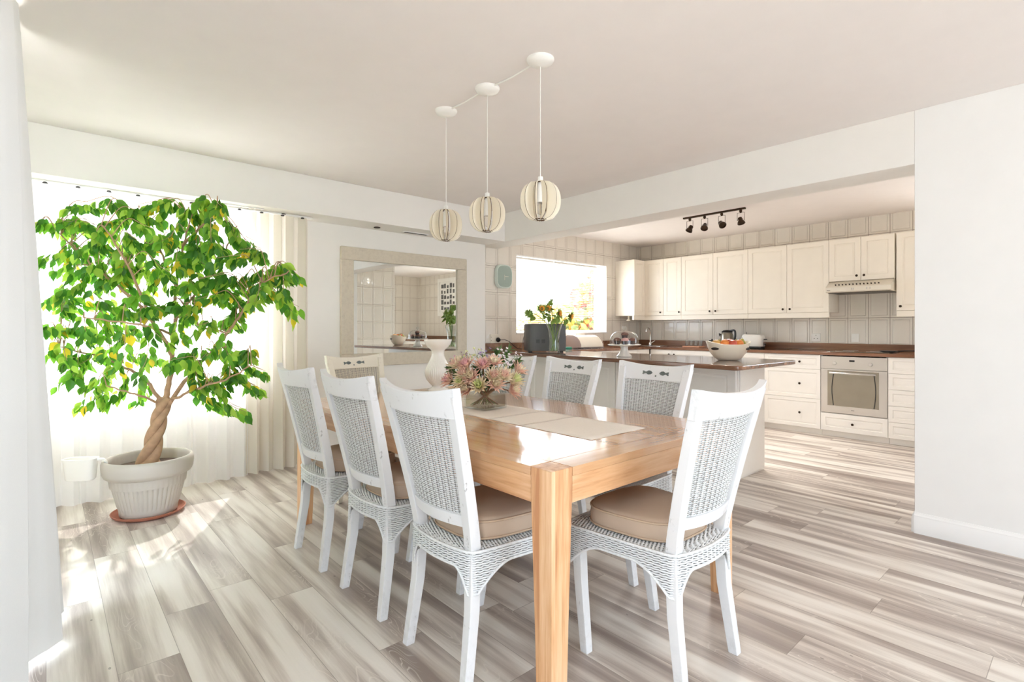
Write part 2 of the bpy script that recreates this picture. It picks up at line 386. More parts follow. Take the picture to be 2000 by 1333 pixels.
def window(name, x0, x1, y0, z0, z1, mull, m_='white', d=.05):
    root = thing(name, 'white framed window', 'window', ((x0 + x1) / 2, y0, z0)); del root['label']; del root['category']; root['kind'] = 'structure'
    m = MB(); t = .045
    m.bx(x0, x1, y0, y0 + d, z0, z0 + t).bx(x0, x1, y0, y0 + d, z1 - t, z1).bx(x0, x0 + t, y0, y0 + d, z0 + t, z1 - t).bx(x1 - t, x1, y0, y0 + d, z0 + t, z1 - t)
    for q in mull: m.bx(q - t / 2, q + t / 2, y0, y0 + d, z0 + t, z1 - t)
    o = m.build('window_frame', W['trim'], root, bevel=.004); o['kind'] = 'structure'
    xs = [x0 + t] + [q for q in mull] + [x1 - t]
    for a, b in zip(xs, xs[1:]):
        m = MB(); m.bx(a + .01, b - .01, y0 + d / 2 - .002, y0 + d / 2 + .002, z0 + t, z1 - t); o = m.build('window_pane', W['pane'], root); o['kind'] = 'structure'
    return root
w1 = window('window_1', -.15, 1.42, YD + .14, .76, 2.1, [.38, .9])
w2 = window('window_2', KX0, KX1, YK + .15, KZ0, KZ1, [5.16])
m = MB(); m.bx(KX0 + .002, KX1 - .002, YK - .012, YK + .145, KZ0 - .001, KZ0 + .018); o = m.build('window_sill', W['trim'], w2, bevel=.003); o['kind'] = 'structure'
# plastered reveals of the kitchen window
m = MB(); m.bx(KX1 - .006, KX1, YK, YK + .15, KZ0, KZ1).bx(KX0, KX0 + .006, YK, YK + .15, KZ0, KZ1).bx(KX0, KX1, YK, YK + .15, KZ1 - .006, KZ1)
o = m.build('window_reveal', W['trim'], w2); o['kind'] = 'structure'

# ------------------------------------------------------------------ curtains
def curtain(name, x0, x1, y, z0, z1, folds, amp, mt, label, seed=0, axis='x', n=None, flare=0.0):
    rnd = random.Random(seed); n = n or int((x1 - x0) * 170); cols = 14
    ph = [rnd.uniform(-.5, .5) for _ in range(40)]
    m = MB(); L = []
    for j in range(cols + 1):
        t = j / cols; z = lerp(z1, z0, t); row = []
        for i in range(n + 1):
            u = i / n; k = u * folds
            a = amp * (.75 + .5 * abs(math.sin(k * 1.7 + seed)))
            w = math.sin(2 * PI * k + ph[int(k) % 40] * t)
            w = math.copysign(abs(w) ** .8, w)
            wob = .012 * t * math.sin(k * 2.3 + 1 + seed)
            along = lerp(x0, x1, u) + .010 * math.sin(4 * PI * k) * (1 - .4 * t) + flare * t * u
            across = y + a * w * (.55 + .45 * t) + wob
            row.append((along, across, z) if axis == 'x' else (across, along, z))
        L.append(row)
    m.loops(L, cap=False, closed=False)
    # hem fold
    o = m.build(name, mt, None, smooth=60); tag(o, label, 'curtain'); return o
curtain('voile_curtain', -.22, 1.22, 4.585, .012, 2.155, 11, .030, W['sheer'], 'sheer white voile curtain spread across the bright window behind the tree', 1)
curtain('voile_curtain', 1.20, 1.70, 4.59, .02, 2.155, 5, .042, W['drape'], 'gathered end of cream voile bunched beside the mirror wall', 3)
def near_curtain():
    m = MB(); L = []; n = 440; cols = 24
    for j in range(cols + 1):
        t = j / cols; z = lerp(2.46, .03, t); row = []
        for i in range(n + 1):
            u = i / n; k = u * 10.4 + .85
            w = math.sin(2 * PI * k); w = math.copysign(abs(w) ** .7, w)
            y = lerp(.40, 3.05 - .22 * t, u) + .015 * math.sin(4 * PI * k)
            x = -.185 + (.085 + .115 * t) * sstep((y - 2.05) / .62) + (.020 + .020 * t) * w
            row.append((x, y, z + (.012 * math.sin(7 * u) if j == cols else 0)))
        L.append(row)
    m.loops(L, cap=False, closed=False)
    o = m.build('patio_curtain', cloth_sheer('patio_voile', srgb(230, 230, 228), .0, .03), None, smooth=60)
    tag(o, 'floor length white curtain hanging in deep folds nearest the viewer', 'curtain')
near_curtain()
r = thing('curtain_track', 'slim white curtain track under the bulkhead with dark gliders', 'curtain rail', (.7, 4.59, 2.16))
m = MB(); m.bx(-.24, 1.74, 4.575, 4.61, 2.158, 2.169); m.build('track', W['trim'], r)
for k in range(12):
    x = -.17 + k * .165
    m = MB(); m.lathe([(.012, 0), (.016, .004), (.010, .010)], 10, (x, 4.555, 2.142)); m.build('glider', W['dark'], r)
r = thing('patio_track', 'slim ceiling curtain track at the left edge', 'curtain rail', (-.12, 2.0, 2.47))
m = MB(); m.bx(-.14, -.10, -.25, 3.1, 2.462, 2.484); m.build('track', W['trim'], r)

# bulkhead fittings
r = thing('vent_grille', 'narrow dark slotted vent grille under the bulkhead above the mirror', 'vent', (2.8, 4.62, 2.168))
m = MB(); m.bx(2.66, 2.94, 4.595, 4.64, 2.162, 2.1695); m.build('frame', W['trim'], r)
m = MB()
for k in range(3): m.bx(2.67, 2.93, 4.602 + k * .012, 4.608 + k * .012, 2.160, 2.1635)
m.build('slot', W['dark'], r)
for x, lab in ((2.365, 'small round recessed fitting under the bulkhead above the mirror left end'), (1.495, 'small round recessed fitting under the bulkhead near the curtain end')):
    m = MB(); m.lathe([(.03, 0), (.032, .003), (.028, .007)], 20, (x, 4.60, 2.162)); o = m.build('ceiling_spot', W['darkgap'], None); tag(o, lab, 'downlight')
r = thing('air_grille', 'pale rectangular grille with faint slots under the bulkhead by the curtain', 'vent', (1.17, 4.52, 2.168))
m = MB(); m.bx(1.02, 1.32, 4.50, 4.55, 2.163, 2.1695); m.build('frame', W['trim'], r)
m = MB()
for k in range(5): m.bx(1.04 + k * .055, 1.08 + k * .055, 4.51, 4.54, 2.161, 2.1645)
m.build('slot', W['steel'], r)

# ------------------------------------------------------------------ wall mirror
def ring_frame(mb, x0, x1, z0, z1, w, y0, y1):
    mb.bx(x0, x1, y0, y1, z1 - w, z1).bx(x0, x1, y0, y1, z0, z0 + w).bx(x0, x0 + w, y0, y1, z0 + w, z1 - w).bx(x1 - w, x1, y0, y1, z0 + w, z1 - w)
r = thing('wall_mirror', 'large landscape mirror in a wide whitewashed wooden frame', 'mirror', (2.78, 4.74, .83))
m = MB(); ring_frame(m, 2.056, 3.508, .835, 1.972, .123, 4.70, 4.738); m.build('frame', W['frame'], r, bevel=.005)
m = MB(); m.bx(2.17, 3.39, 4.722, 4.730, .95, 1.86); m.build('mirror_glass', W['mirror'], r)

# ------------------------------------------------------------------ dining table
TX0, TX1, TY0, TY1, TZ = 1.155, 2.335, 1.115, 3.29, .76
r = thing('dining_table', 'long honey oak dining table with square legs and glossy top', 'table', ((TX0 + TX1) / 2, (TY0 + TY1) / 2, 0))
m = MB(); m.bx(TX0 + .09, TX1 - .09, TY0 + .10, TY1 - .10, TZ - .028, TZ)

m.build('tabletop', W['woodtop'], r, bevel=.0006)
for a, b in ((TX0, TX0 + .089), (TX1 - .089, TX1)):
    m = MB(); m.bx(a, b, TY0 + .095, TY1 - .095, TZ - .028, TZ); m.build('edge_board', W['woodtop'], r, bevel=.001)
for a, b in ((TY0, TY0 + .099), (TY1 - .099, TY1)):
    m = MB(); m.bx(TX0 + .095, TX1 - .095, a, b, TZ - .028, TZ); m.build('end_board', W['woodtopX'], r, bevel=.001)
for sx, sy in ((0, 0), (1, 0), (0, 1), (1, 1)):
    x = TX0 if sx == 0 else TX1 - .094; y = TY0 if sy == 0 else TY1 - .094
    cx, cy = x + .047, y + .047; ox = TX0 + .0 if sx == 0 else TX1; oy = TY0 if sy == 0 else TY1
    m = MB(); L = []
    for z, w in ((0, .068), (.25, .076), (TZ - .13, .092), (TZ, .094)):
        ax, bx_ = (ox, ox + w) if sx == 0 else (ox - w, ox); ay, by_ = (oy, oy + w) if sy == 0 else (oy - w, oy)
        L.append([(ax, ay, z), (bx_, ay, z), (bx_, by_, z), (ax, by_, z)])
    m.loops(L); m.build('leg', W['woodZ'], r, bevel=.003)
AZ0, AZ1 = TZ - .115, TZ - .0285
m = MB(); m.bx(TX0 + .002, TX0 + .03, TY0 + .0955, TY1 - .0955, AZ0, AZ1); m.build('apron', W['woodY'], r, bevel=.002)
m = MB(); m.bx(TX1 - .03, TX1 - .002, TY0 + .0955, TY1 - .0955, AZ0, AZ1); m.build('apron', W['woodY'], r, bevel=.002)
m = MB(); m.bx(TX0 + .0955, TX1 - .0955, TY0 + .002, TY0 + .03, AZ0, AZ1); m.build('apron', W['woodX'], r, bevel=.002)
m = MB(); m.bx(TX0 + .0955, TX1 - .0955, TY1 - .03, TY1 - .002, AZ0, AZ1); m.build('apron', W['woodX'], r, bevel=.002)
# table runner: ribbed linen with darker woven bands
r = thing('table_runner', 'pale linen table runner with woven bands lying along the dining table', 'table runner', (1.78, 2.1, TZ))
m = MB(); L = []
for j, (y, dz) in enumerate([(1.33 + k * .05, 0) for k in range(35)]):
    L.append([(1.60 + k * .037, y, TZ + .0025 + .0008 * math.sin(y * 40 + k)) for k in range(11)])
m.loops(L, cap=False, closed=False); m.build('cloth', W['runner'], r, solid=.002)
for y in (1.72, 1.95, 2.35, 2.58):
    m = MB(); m.loops([[(1.601 + k * .0368, y + d, TZ + .0032 + .0008 * math.sin(y * 40 + k)) for k in range(11)] for d in (0, .022)], cap=False, closed=False); m.build('woven_band', W['runnerband'], r, solid=.0012)

# ------------------------------------------------------------------ wicker dining chairs
def post_y(z): return -.195 - .125 * max(0, (z - .45) / .55) ** 1.15
def post_x(z): return .162 + .056 * max(0, (z - .45) / .55)
def bow(u, b=.036): return -b * (1 - u * u)
def seat_outline():
    pts = []   # (x, y, nx, ny, distance to nearest corner, on long side flag)
    bl, br, fr, fl = Vector((-.192, -.218)), Vector((.192, -.218)), Vector((.236, .222)), Vector((-.236, .222))
    C = [(bl, br, .030, 'b'), (br, fr, .004, 's'), (fr, fl, .020, 'f'), (fl, bl, .004, 's')]
    raw = []
    for a, b, bw, kd in C:
        d = b - a; n = Vector((d.y, -d.x)).normalized(); N = int(d.length / .0066)
        for i in range(N):
            t = i / N; p = a + d * t + n * bw * (1 - (2 * t - 1) ** 2)
            raw.append((p, min(t, 1 - t) * d.length, kd))
    # round the corners by smoothing the closed outline
    P = [q[0].copy() for q in raw]
    for _ in range(22): P = [(P[i - 1] + P[i] * 2 + P[(i + 1) % len(P)]) / 4 for i in range(len(P))]
    out = []
    for i, (p, q) in enumerate(zip(P, raw)):
        d = P[(i + 1) % len(P)] - P[i - 1]; n = Vector((d.y, -d.x)).normalized()
        out.append((p.x, p.y, n.x, n.y, q[1], q[2]))
    return out
OUTL = seat_outline()
def apron_z(q):
    t, kd = q[4], q[5]; Lb = .06 if kd in 'bf' else .14
    base = .398 if kd in 'bf' else .402
    return base - .088 * max(0, min(1, 1 - (t - .020) / Lb)) ** 1.8
def make_chair(name, paint, motif):
    root = thing(name, 'chair', 'chair')
    # legs
    for sx in (-1, 1):
        m = MB(); m.sweep([(sx * .182, -.240, 0), (sx * .170, -.205, .25), (sx * .163, -.196, .44)], [.0165, .019, .0215], [.0175, .020, .021]); m.build('leg', W['chair'] if paint == 'w' else W['chaircream'], root, bevel=.003, world=False)
        m = MB(); m.sweep([(sx * .222, .130, 0), (sx * .212, .165, .25), (sx * .205, .182, .44)], [.0165, .019, .0205], [.0165, .019, .0205]); m.build('leg', W['chair'] if paint == 'w' else W['chaircream'], root, bevel=.003, world=False)
    pm = W['chair'] if paint == 'w' else W['chaircream']
    # back frame: posts, curved top rail, curved lower rail
    m = MB()
    zs = [.443, .50, .58, .66, .74, .82, .90, .985]
    for sx in (-1, 1): m.sweep([(sx * post_x(z), post_y(z), z) for z in zs], [.0215] * 8, [.021, .021, .0205, .020, .019, .018, .017, .016])
    def rail(z0, z1, b, th, hw0, hw1, lift=0.0, n=20, dy=0):
        L = []
        for i in range(n + 1):
            u = -1 + 2 * i / n; l = []
            for z, hw in ((z0, hw0), (z1, hw1)):
                zz = z + (lift * u * u if z == z1 else 0); y = post_y(z) + bow(u, b) + dy
                l += [(u * hw, y - th / 2, zz), (u * hw, y + th / 2, zz)] if z == z0 else [(u * hw, y + th / 2, zz), (u * hw, y - th / 2, zz)]
            L.append(l)
        m.loops(L)
    rail(.912, .990, .040, .030, .232, .2405, .024)
    rail(.530, .574, .030, .024, .158, .164)
    m.build('back_frame', pm, root, bevel=.0035, world=False)
    # woven back panel
    m = MB(); zb, zt = .574, .914; rows = 44
    def inner(z): return post_x(z) - .0205
    nst = 24
    for k in range(rows + 1):
        z = lerp(zb + .002, zt - .002, k / rows); h = inner(z); pts = []
        for i in range(nst * 2 + 1):
            u = -1 + 2 * i / (nst * 2)
            w = .0020 * (1 if i % 4 == 1 else -1 if i % 4 == 3 else 0) + .0013 * (1 if (k % 2) else -1) * (1 if i % 4 == 1 else -1 if i % 4 == 3 else 0)
            pts.append((u * h, post_y(z) + bow(u, .034) + w, z))
        m.tube(pts, .0030, 4, cap=False)
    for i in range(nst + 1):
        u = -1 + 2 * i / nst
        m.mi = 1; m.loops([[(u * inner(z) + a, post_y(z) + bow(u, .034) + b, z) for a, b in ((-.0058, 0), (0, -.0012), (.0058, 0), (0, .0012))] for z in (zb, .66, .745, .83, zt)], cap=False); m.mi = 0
    # border cane round the panel
    for sgn in (-1, 1): m.tube([(sgn * inner(z), post_y(z) + .004, z) for z in (zb, .66, .745, .83, zt)], .0048, 6)
    m.tube([(u / 10 * inner(zt), post_y(zt) + bow(u / 10, .036) + .005, zt) for u in range(-10, 11)], .0045, 6)
    m.tube([(u / 10 * inner(zb), post_y(zb) + bow(u / 10, .032) + .004, zb) for u in range(-10, 11)], .0045, 6)
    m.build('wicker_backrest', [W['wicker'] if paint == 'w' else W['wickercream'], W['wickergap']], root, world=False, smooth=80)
    if motif:
        m = MB()
        for s in (-1, 1):
            P = [(0, .000), (.012, .010), (.028, .012), (.044, .004), (.060, .010), (.066, .008), (.062, .000), (.066, -.008), (.060, -.010), (.044, -.003), (.028, -.011), (.012, -.009)]
            cx = .022 * s
            L = []
            for dy in (.0155, .0166):
                L.append([(cx + s * x, post_y(.95 + z) + bow((cx + s * x) / .235, .040) + dy, .952 + z) for x, z in (P if s > 0 else P[::-1])])
            m.loops(L)
        c = [(0 + .005 * math.cos(t), .936 + .005 * math.sin(t)) for t in [2 * PI * k / 8 for k in range(8)]]
        m.loops([[(x, post_y(z) + bow(0, .04) + dy, z) for x, z in c] for dy in (.0155, .0166)])
        m.build('painted_motif', W['motif'], root, world=False)
    # woven seat: solid core, horizontal strands round the skirt, ribs over the top
    m = MB(); zt = .452; n = len(OUTL)
    inn = [(q[0] - q[2] * .005, q[1] - q[3] * .005) for q in OUTL]
    inn2 = [(q[0] - q[2] * .016, q[1] - q[3] * .016) for q in OUTL]
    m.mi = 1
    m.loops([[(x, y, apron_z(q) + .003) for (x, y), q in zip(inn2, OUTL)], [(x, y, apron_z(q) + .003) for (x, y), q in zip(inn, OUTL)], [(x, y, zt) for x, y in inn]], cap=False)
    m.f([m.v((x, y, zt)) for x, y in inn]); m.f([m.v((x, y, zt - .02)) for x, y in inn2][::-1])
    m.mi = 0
    rows = 18
    for k in range(rows):
        z = lerp(.316, zt - .002, k / (rows - 1)); run = []
        runs = []
        ok = [z > apron_z(q) + .001 for q in OUTL]
        start = next((i for i in range(n) if not ok[i]), 0)
        for j in range(n + 1):
            i = (start + j) % n
            if ok[i] and j < n: 
                w = (.0018 * (1 if (i // 2) % 2 else -1) + .0009 * (1 if (i // 2) % 2 else -1) * (1 if k % 2 else -1)); q = OUTL[i]
                run.append((q[0] + q[2] * w, q[1] + q[3] * w, z))
            else:
                if len(run) > 2: runs.append(run)
                run = []
        if all(ok): runs = [[(q[0] + q[2] * (.0018 * (1 if (i // 2) % 2 else -1) + .0009 * (1 if (i // 2) % 2 else -1) * (1 if k % 2 else -1)), q[1] + q[3] * (.0018 * (1 if (i // 2) % 2 else -1) + .0009 * (1 if (i // 2) % 2 else -1) * (1 if k % 2 else -1)), z) for i, q in enumerate(OUTL)]]; runs[0].append(runs[0][0])
        for rn in runs: m.tube(rn, .0031, 4, cap=False)
    m.tube([(q[0], q[1], apron_z(q)) for q in OUTL] + [(OUTL[0][0], OUTL[0][1], apron_z(OUTL[0]))], .0048, 6, cap=False)
    m.tube([(q[0] + q[2] * .001, q[1] + q[3] * .001, zt + .002) for q in OUTL] + [(OUTL[0][0], OUTL[0][1], zt + .002)], .0052, 6, cap=False)
    # top ribs running from edge to edge
    ys = [-.24 + .0068 * k for k in range(72)]
    for k, y in enumerate(ys):
        xs = [q[0] for q, q2 in zip(OUTL, OUTL[1:] + OUTL[:1]) if (q[1] - y) * (q2[1] - y) <= 0]
        if len(xs) < 2 or max(xs) - min(xs) < .03: continue
        a, b = min(xs) + .004, max(xs) - .004; N = int((b - a) / .0075); pts = []
        for i in range(N + 1): pts.append((lerp(a, b, i / N), y, zt + .002 + .0022 * (1 if ((i // 2) + k) % 2 else -1)))
        m.tube(pts, .0031, 4, cap=False)
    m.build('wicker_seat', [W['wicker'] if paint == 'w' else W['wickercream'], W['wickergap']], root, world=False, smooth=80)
    return root
W['wickercream'] = mat('cream_wicker', srgb(216, 208, 190), .55, var=.15, vscale=120)
def make_cushion(dark):
    root = thing('seat_cushion', 'x', 'cushion')
    def outline(s):
        P = []
        for i in range(64):
            t = 2 * PI * i / 64; c, q = math.cos(t), math.sin(t)
            x = math.copysign(abs(c) ** .62, c); y = math.copysign(abs(q) ** .62, q)
            P.append((x * (.182 + .022 * y) * s, (y * .188 + .006) * s))
        return P
    m = MB(); L = []
    for s, z in ((.90, .4575), (.985, .460), (1.0, .466), (1.012, .494), (1.0, .522), (.975, .529), (.90, .536), (.7, .543), (.4, .546), (.06, .546)):
        L.append([(x, y, z + (.0025 * math.sin(x * 26 + 1) * math.cos(y * 21) if z > .525 else 0)) for x, y in outline(s)])
    m.loops(L); m.build('pad', W['cushion'], root, world=False, smooth=80)
    for z, s in ((.4655, 1.008), (.5235, 1.004)):
        m = MB(); P = [(x, y, z) for x, y in outline(s)]; m.tube(P + P[:1], .0042, 6, cap=False); m.build('piping', W['piping_dark'] if dark else W['piping'], root, world=False, smooth=80)
    for sx in (-1, 1):
        m = MB(); m.tube([(sx * .13, -.176, .500), (sx * .148, -.1725, .497), (sx * .139, -.1735, .480), (sx * .135, -.176, .466)], .003, 5); m.build('tie', W['piping'], root, world=False)
    return root
CH = {}
CU = {}
def place_chair(x, y, deg, paint, motif, label, culabel, group):
    k = (paint, motif)
    if k not in CH: o = CH[k] = make_chair('dining_chair', paint, motif)
    else: o = copy_tree(CH[k])
    o.location = (x, y, 0); o.rotation_euler = (0, 0, math.radians(deg)); o['label'] = label; o['group'] = 'white wicker dining chairs round the table'
    c = CU['c'] if 'c' not in CU and False else None
    if 'c' not in CU: c = CU['c'] = make_cushion(False)
    else: c = copy_tree(CU['c'])
    c.location = (x, y, 0.0025); c.rotation_euler = (0, 0, math.radians(deg)); c['label'] = culabel; c['group'] = 'beige piped seat cushions'
# local +y faces the table
place_chair(1.272, 1.572, -90, 'w', False, 'white wicker chair on the curtain side of the table, closest to the near table corner', 'beige cushion on the curtain side chair closest to the near table corner', '')
place_chair(1.274, 2.150, -90, 'w', False, 'middle white wicker chair of the three backs on the curtain side of the table', 'beige cushion on the middle chair of the curtain side row', '')
place_chair(1.266, 2.735, -91, 'w', False, 'white wicker chair on the curtain side of the table, farthest along toward the mirror', 'beige cushion on the curtain side chair farthest toward the mirror', '')
place_chair(1.722, 1.140, 0, 'w', False, 'white wicker chair at the near head of the table beside the orange oak corner leg', 'large beige piped cushion on the chair at the near head of the table', '')
place_chair(2.200, 1.665, 86, 'w', True, 'white chair with fish motif between table and fruit bowl end of the peninsula', 'beige cushion on the peninsula side chair below the fruit bowl', '')
place_chair(2.205, 2.270, 86, 'w', True, 'white chair with fish motif in the middle of the peninsula side row', 'beige cushion on the middle chair of the peninsula side row', '')
place_chair(2.215, 2.845, 87, 'w', True, 'white chair partly hidden behind the flower bouquet on the peninsula side', 'beige cushion on the peninsula side chair hidden behind the bouquet', '')
place_chair(1.725, 3.275, 190, 'c', True, 'cream chair with dark fish motif at the far head of the table under the mirror', 'beige cushion on the cream chair under the mirror', '')

# ------------------------------------------------------------------ pendants
def make_pendant():
    root = thing('pendant_lamp', 'x', 'lamp')
    m = MB(); m.lathe([(.0655, 0), (.066, -.004), (.060, -.016), (.040, -.028), (.012, -.034), (.004, -.036)], 36, (0, 0, 0)); m.build('canopy', W['white'], root, world=False)
    m = MB(); m.tube([(0, 0, -.034), (0, 0, -.575)], .0016, 6); m.build('cord', W['white'], root, world=False)
    zc = -.677; R = .098
    m = MB(); m.lathe([(.004, zc + .118), (.012, zc + .115), (.013, zc + .095), (.014, zc + .070), (.018, zc + .060), (.018, zc + .012), (.019, zc + .010), (.019, zc - .006), (.013, zc - .008)], 16); m.build('lamp_holder', W['white'], root, world=False)
    m = MB(); m.lathe([(.011, zc - .008), (.013, zc - .018), (.022, zc - .034), (.022, zc - .046), (.014, zc - .060), (.003, zc - .066)], 16); m.build('bulb', W['bulb'], root, world=False)
    for zr, rr in ((zc + .088, .026), (zc - .088, .030)):
        m = MB(); m.lathe([(rr - .012, zr - .0015), (rr, zr - .0015), (rr, zr + .0015), (rr - .012, zr + .0015), (rr - .012, zr - .0015)], 28, cap=False); m.build('ring', W['lampedge'], root, world=False)
    # curved flat staves: crescent plates cut from thin board, set radially-oblique
    for k in range(11):
        a = 2 * PI * k / 11 + .13; m = MB(); L = []
        ro, ri = R, .046
        T = Matrix.Rotation(a, 4, 'Z')
        N = 18; outer = []; inner = []
        for i in range(N + 1):
            t = lerp(-1, 1, i / N); z = zc + t * .093
            xo = .024 + (R - .024) * math.sqrt(max(0, 1 - (abs(t)) ** 2.3)); xi = .018 + (ri - .018) * math.sqrt(max(0, 1 - abs(t) ** 2.3))
            outer.append((xo, z)); inner.append((xi, z))
        P = outer + inner[::-1]
        tw = .22
        def pt(x, z, d):
            v = Vector((x, d, z)); 
            # oblique set: rotate the plate about its inner edge
            c = .045; xx = c + (x - c) * math.cos(tw) - d * math.sin(tw); yy = (x - c) * math.sin(tw) + d * math.cos(tw)
            return T @ Vector((xx, yy, z))
        n = len(P); A = [m.v(pt(x, z, -.0014)) for x, z in P]; B = [m.v(pt(x, z, .0014)) for x, z in P]
        for i in range(N):
            m.f([A[i], A[i + 1], A[n - 2 - i], A[n - 1 - i]], 0); m.f([B[n - 1 - i], B[n - 2 - i], B[i + 1], B[i]], 0)
        for i in range(n): m.f([A[i], B[i], B[(i + 1) % n], A[(i + 1) % n]], 1)
        m.build('stave', [W['lampwhite'], W['lampedge']], root, world=False, smooth=20)
    m = MB()
    return root
pl = None
for y, lab in ((1.777, 'slatted globe pendant lamp nearest the viewer, hanging largest'), (2.179, 'slatted globe pendant lamp in the middle of the row of three'), (2.566, 'slatted globe pendant lamp farthest from the viewer, hanging smallest')):
    o = make_pendant() if pl is None else copy_tree(pl); pl = pl or o
    o.location = (1.762, y, ZC); o['label'] = lab; o['group'] = 'slatted globe pendants over the table'
m = MB(); m.tube([(1.762, 1.835, ZC - .006), (1.764, 1.98, ZC - .012), (1.762, 2.12, ZC - .006)], .005, 6); o = m.build('ceiling_cable', W['white'], None); tag(o, 'white cable along the ceiling joining the nearest and middle lamp roses', 'cable')
m = MB(); m.tube([(1.762, 2.24, ZC - .006), (1.760, 2.38, ZC - .012), (1.762, 2.507, ZC - .006)], .005, 6); o = m.build('ceiling_cable', W['white'], None); tag(o, 'white cable along the ceiling joining the middle and farthest lamp roses', 'cable')

# ------------------------------------------------------------------ kitchen joinery
def mapX(xf): return lambda u, w, d: (xf - d, u, w)       # fronts facing the dining room
def mapY(yf): return lambda u, w, d: (u, yf - d, w)       # fronts facing the camera side
def front(mb, mp, u0, u1, w0, w1, th=.019, edge=.055, flat=False):
    """a moulded door or drawer front: slab, routed groove and raised field"""
    def lp(i, d): return [mp(u0 + i, w0 + i, d), mp(u1 - i, w0 + i, d), mp(u1 - i, w1 - i, d), mp(u0 + i, w1 - i, d)]
    e = min(edge, (w1 - w0) * .24, (u1 - u0) * .24)
    L = [lp(0, 0), lp(0, th - .002), lp(.002, th)]
    if not flat: L += [lp(e, th), lp(e + .004, th - .006), lp(e + .009, th - .006), lp(e + .020, th - .001), lp(e + .024, th - .001)]
    mb.loops(L); return mb
def knob(parent, mp, u, w, d, mt=None):
    m = MB(); c = Vector(mp(u, w, d)); ax = (Vector(mp(u, w, d + 1)) - c)
    q = ax.to_track_quat('Z', 'Y').to_matrix().to_4x4(); m.T = Matrix.Translation(c) @ q
    m.lathe([(.005, 0), (.005, .010), (.011, .015), (.0135, .021), (.010, .027), (.003, .029)], 14)
    m.build('knob', W['knob'], parent)
def carcass(m, mp, u0, u1, w0, w1, depth): 
    a, b = mp(u0, w0, 0), mp(u1, w1, -depth); m.bx(min(a[0], b[0]), max(a[0], b[0]), min(a[1], b[1]), max(a[1], b[1]), w0, w1)
G = .0015
def unit(name, label, mp, u0, u1, w0, w1, depth, fronts, mt, pelmet=None, plinth=None, group=None):
    """fronts: (u0,u1,w0,w1,kind,knobs)"""
    c = mp((u0 + u1) / 2, w0 if plinth is None else 0, -depth / 2)
    r = thing(name, label, 'cabinet', (c[0], c[1], w0 if plinth is None else 0), 0, group)
    m = MB(); carcass(m, mp, u0 + .0006, u1 - .0006, w0, w1, depth); m.build('body', mt, r, bevel=.001)
    for (a, b, c0, c1, kind, ks) in fronts:
        m = MB(); front(m, mp, a + G, b - G, c0 + G, c1 - G, edge=.055 if kind == 'door' else .038); o = m.build(kind, mt, r, smooth=25)
        for (ku, kw) in ks: knob(o, mp, ku, kw, .019)
    if pelmet is not None:
        m = MB(); a, b = mp(u0 + .0006, 0, .012), mp(u1 - .0006, 0, -.02); m.bx(min(a[0], b[0]), max(a[0], b[0]), min(a[1], b[1]), max(a[1], b[1]), pelmet, w0 - .0005); m.build('pelmet', mt, r, bevel=.003)
    if plinth is not None:
        m = MB(); a, b = mp(u0 + .0006, 0, -.035), mp(u1 - .0006, 0, -.055); m.bx(min(a[0], b[0]), max(a[0], b[0]), min(a[1], b[1]), max(a[1], b[1]), .001, w0 - .001); m.build('plinth', mt, r)
    return r
UX, UD = 6.72, .325
MU = mapX(UX)
ub, ut = 1.388, 2.212
unit('wall_cabinet', 'cream wall cabinet with two narrow doors in the kitchen corner', MU, 3.937, 4.545, ub, ut, UD,
     [(3.937, 4.226, ub, ut, 'door', [(3.965, ub + .045)]), (4.226, 4.545, ub, ut, 'door', [(4.265, ub + .045)])], W['cab'], 1.325)
unit('wall_cabinet', 'cream double wall cabinet above the kettle', MU, 2.998, 3.937, ub, ut, UD,
     [(2.998, 3.466, ub, ut, 'door', [(3.425, ub + .045)]), (3.466, 3.937, ub, ut, 'door', [(3.507, ub + .045)])], W['cab'], 1.325)
unit('wall_cabinet', 'cream double wall cabinet just left of the extractor hood', MU, 2.071, 2.998, ub, ut, UD,
     [(2.071, 2.527, ub, ut, 'door', [(2.487, ub + .045)]), (2.527, 2.998, ub, ut, 'door', [(2.567, ub + .045)])], W['cab'], 1.325)
unit('wall_cabinet', 'short cream double wall cabinet directly above the extractor hood', MU, 1.449, 2.071, 1.732, ut, UD,
     [(1.449, 1.757, 1.732, ut, 'door', [(1.722, 1.785)]), (1.757, 2.071, 1.732, ut, 'door', [(1.792, 1.785)])], W['cab'])
unit('wall_cabinet', 'cream wall cabinet cut off by the white wall, right of the extractor hood', MU, .90, 1.435, ub, ut, UD,
     [(.90, 1.435, ub, ut, 'door', [(1.395, ub + .045)])], W['cab'], 1.325)
MV = mapY(4.555)
r = unit('wall_cabinet', 'cream end cabinet on the window wall with a blank side panel', MV, 6.43, 6.715, ub, ut, .322,
     [(6.43, 6.70, ub, ut, 'door', [])], W['cab'], 1.325)
# small bracket under the end cabinet
m = MB(); m.lathe([(.002, 0), (.035, .006), (.035, .022), (.012, .026), (.012, .0765), (.002, .0768)], 20, (6.52, 4.70, 1.30)); o = m.build('under_cabinet_light', W['lampwhite'], None); tag(o, 'small round cream light fitting under the end cabinet by the window', 'lamp')

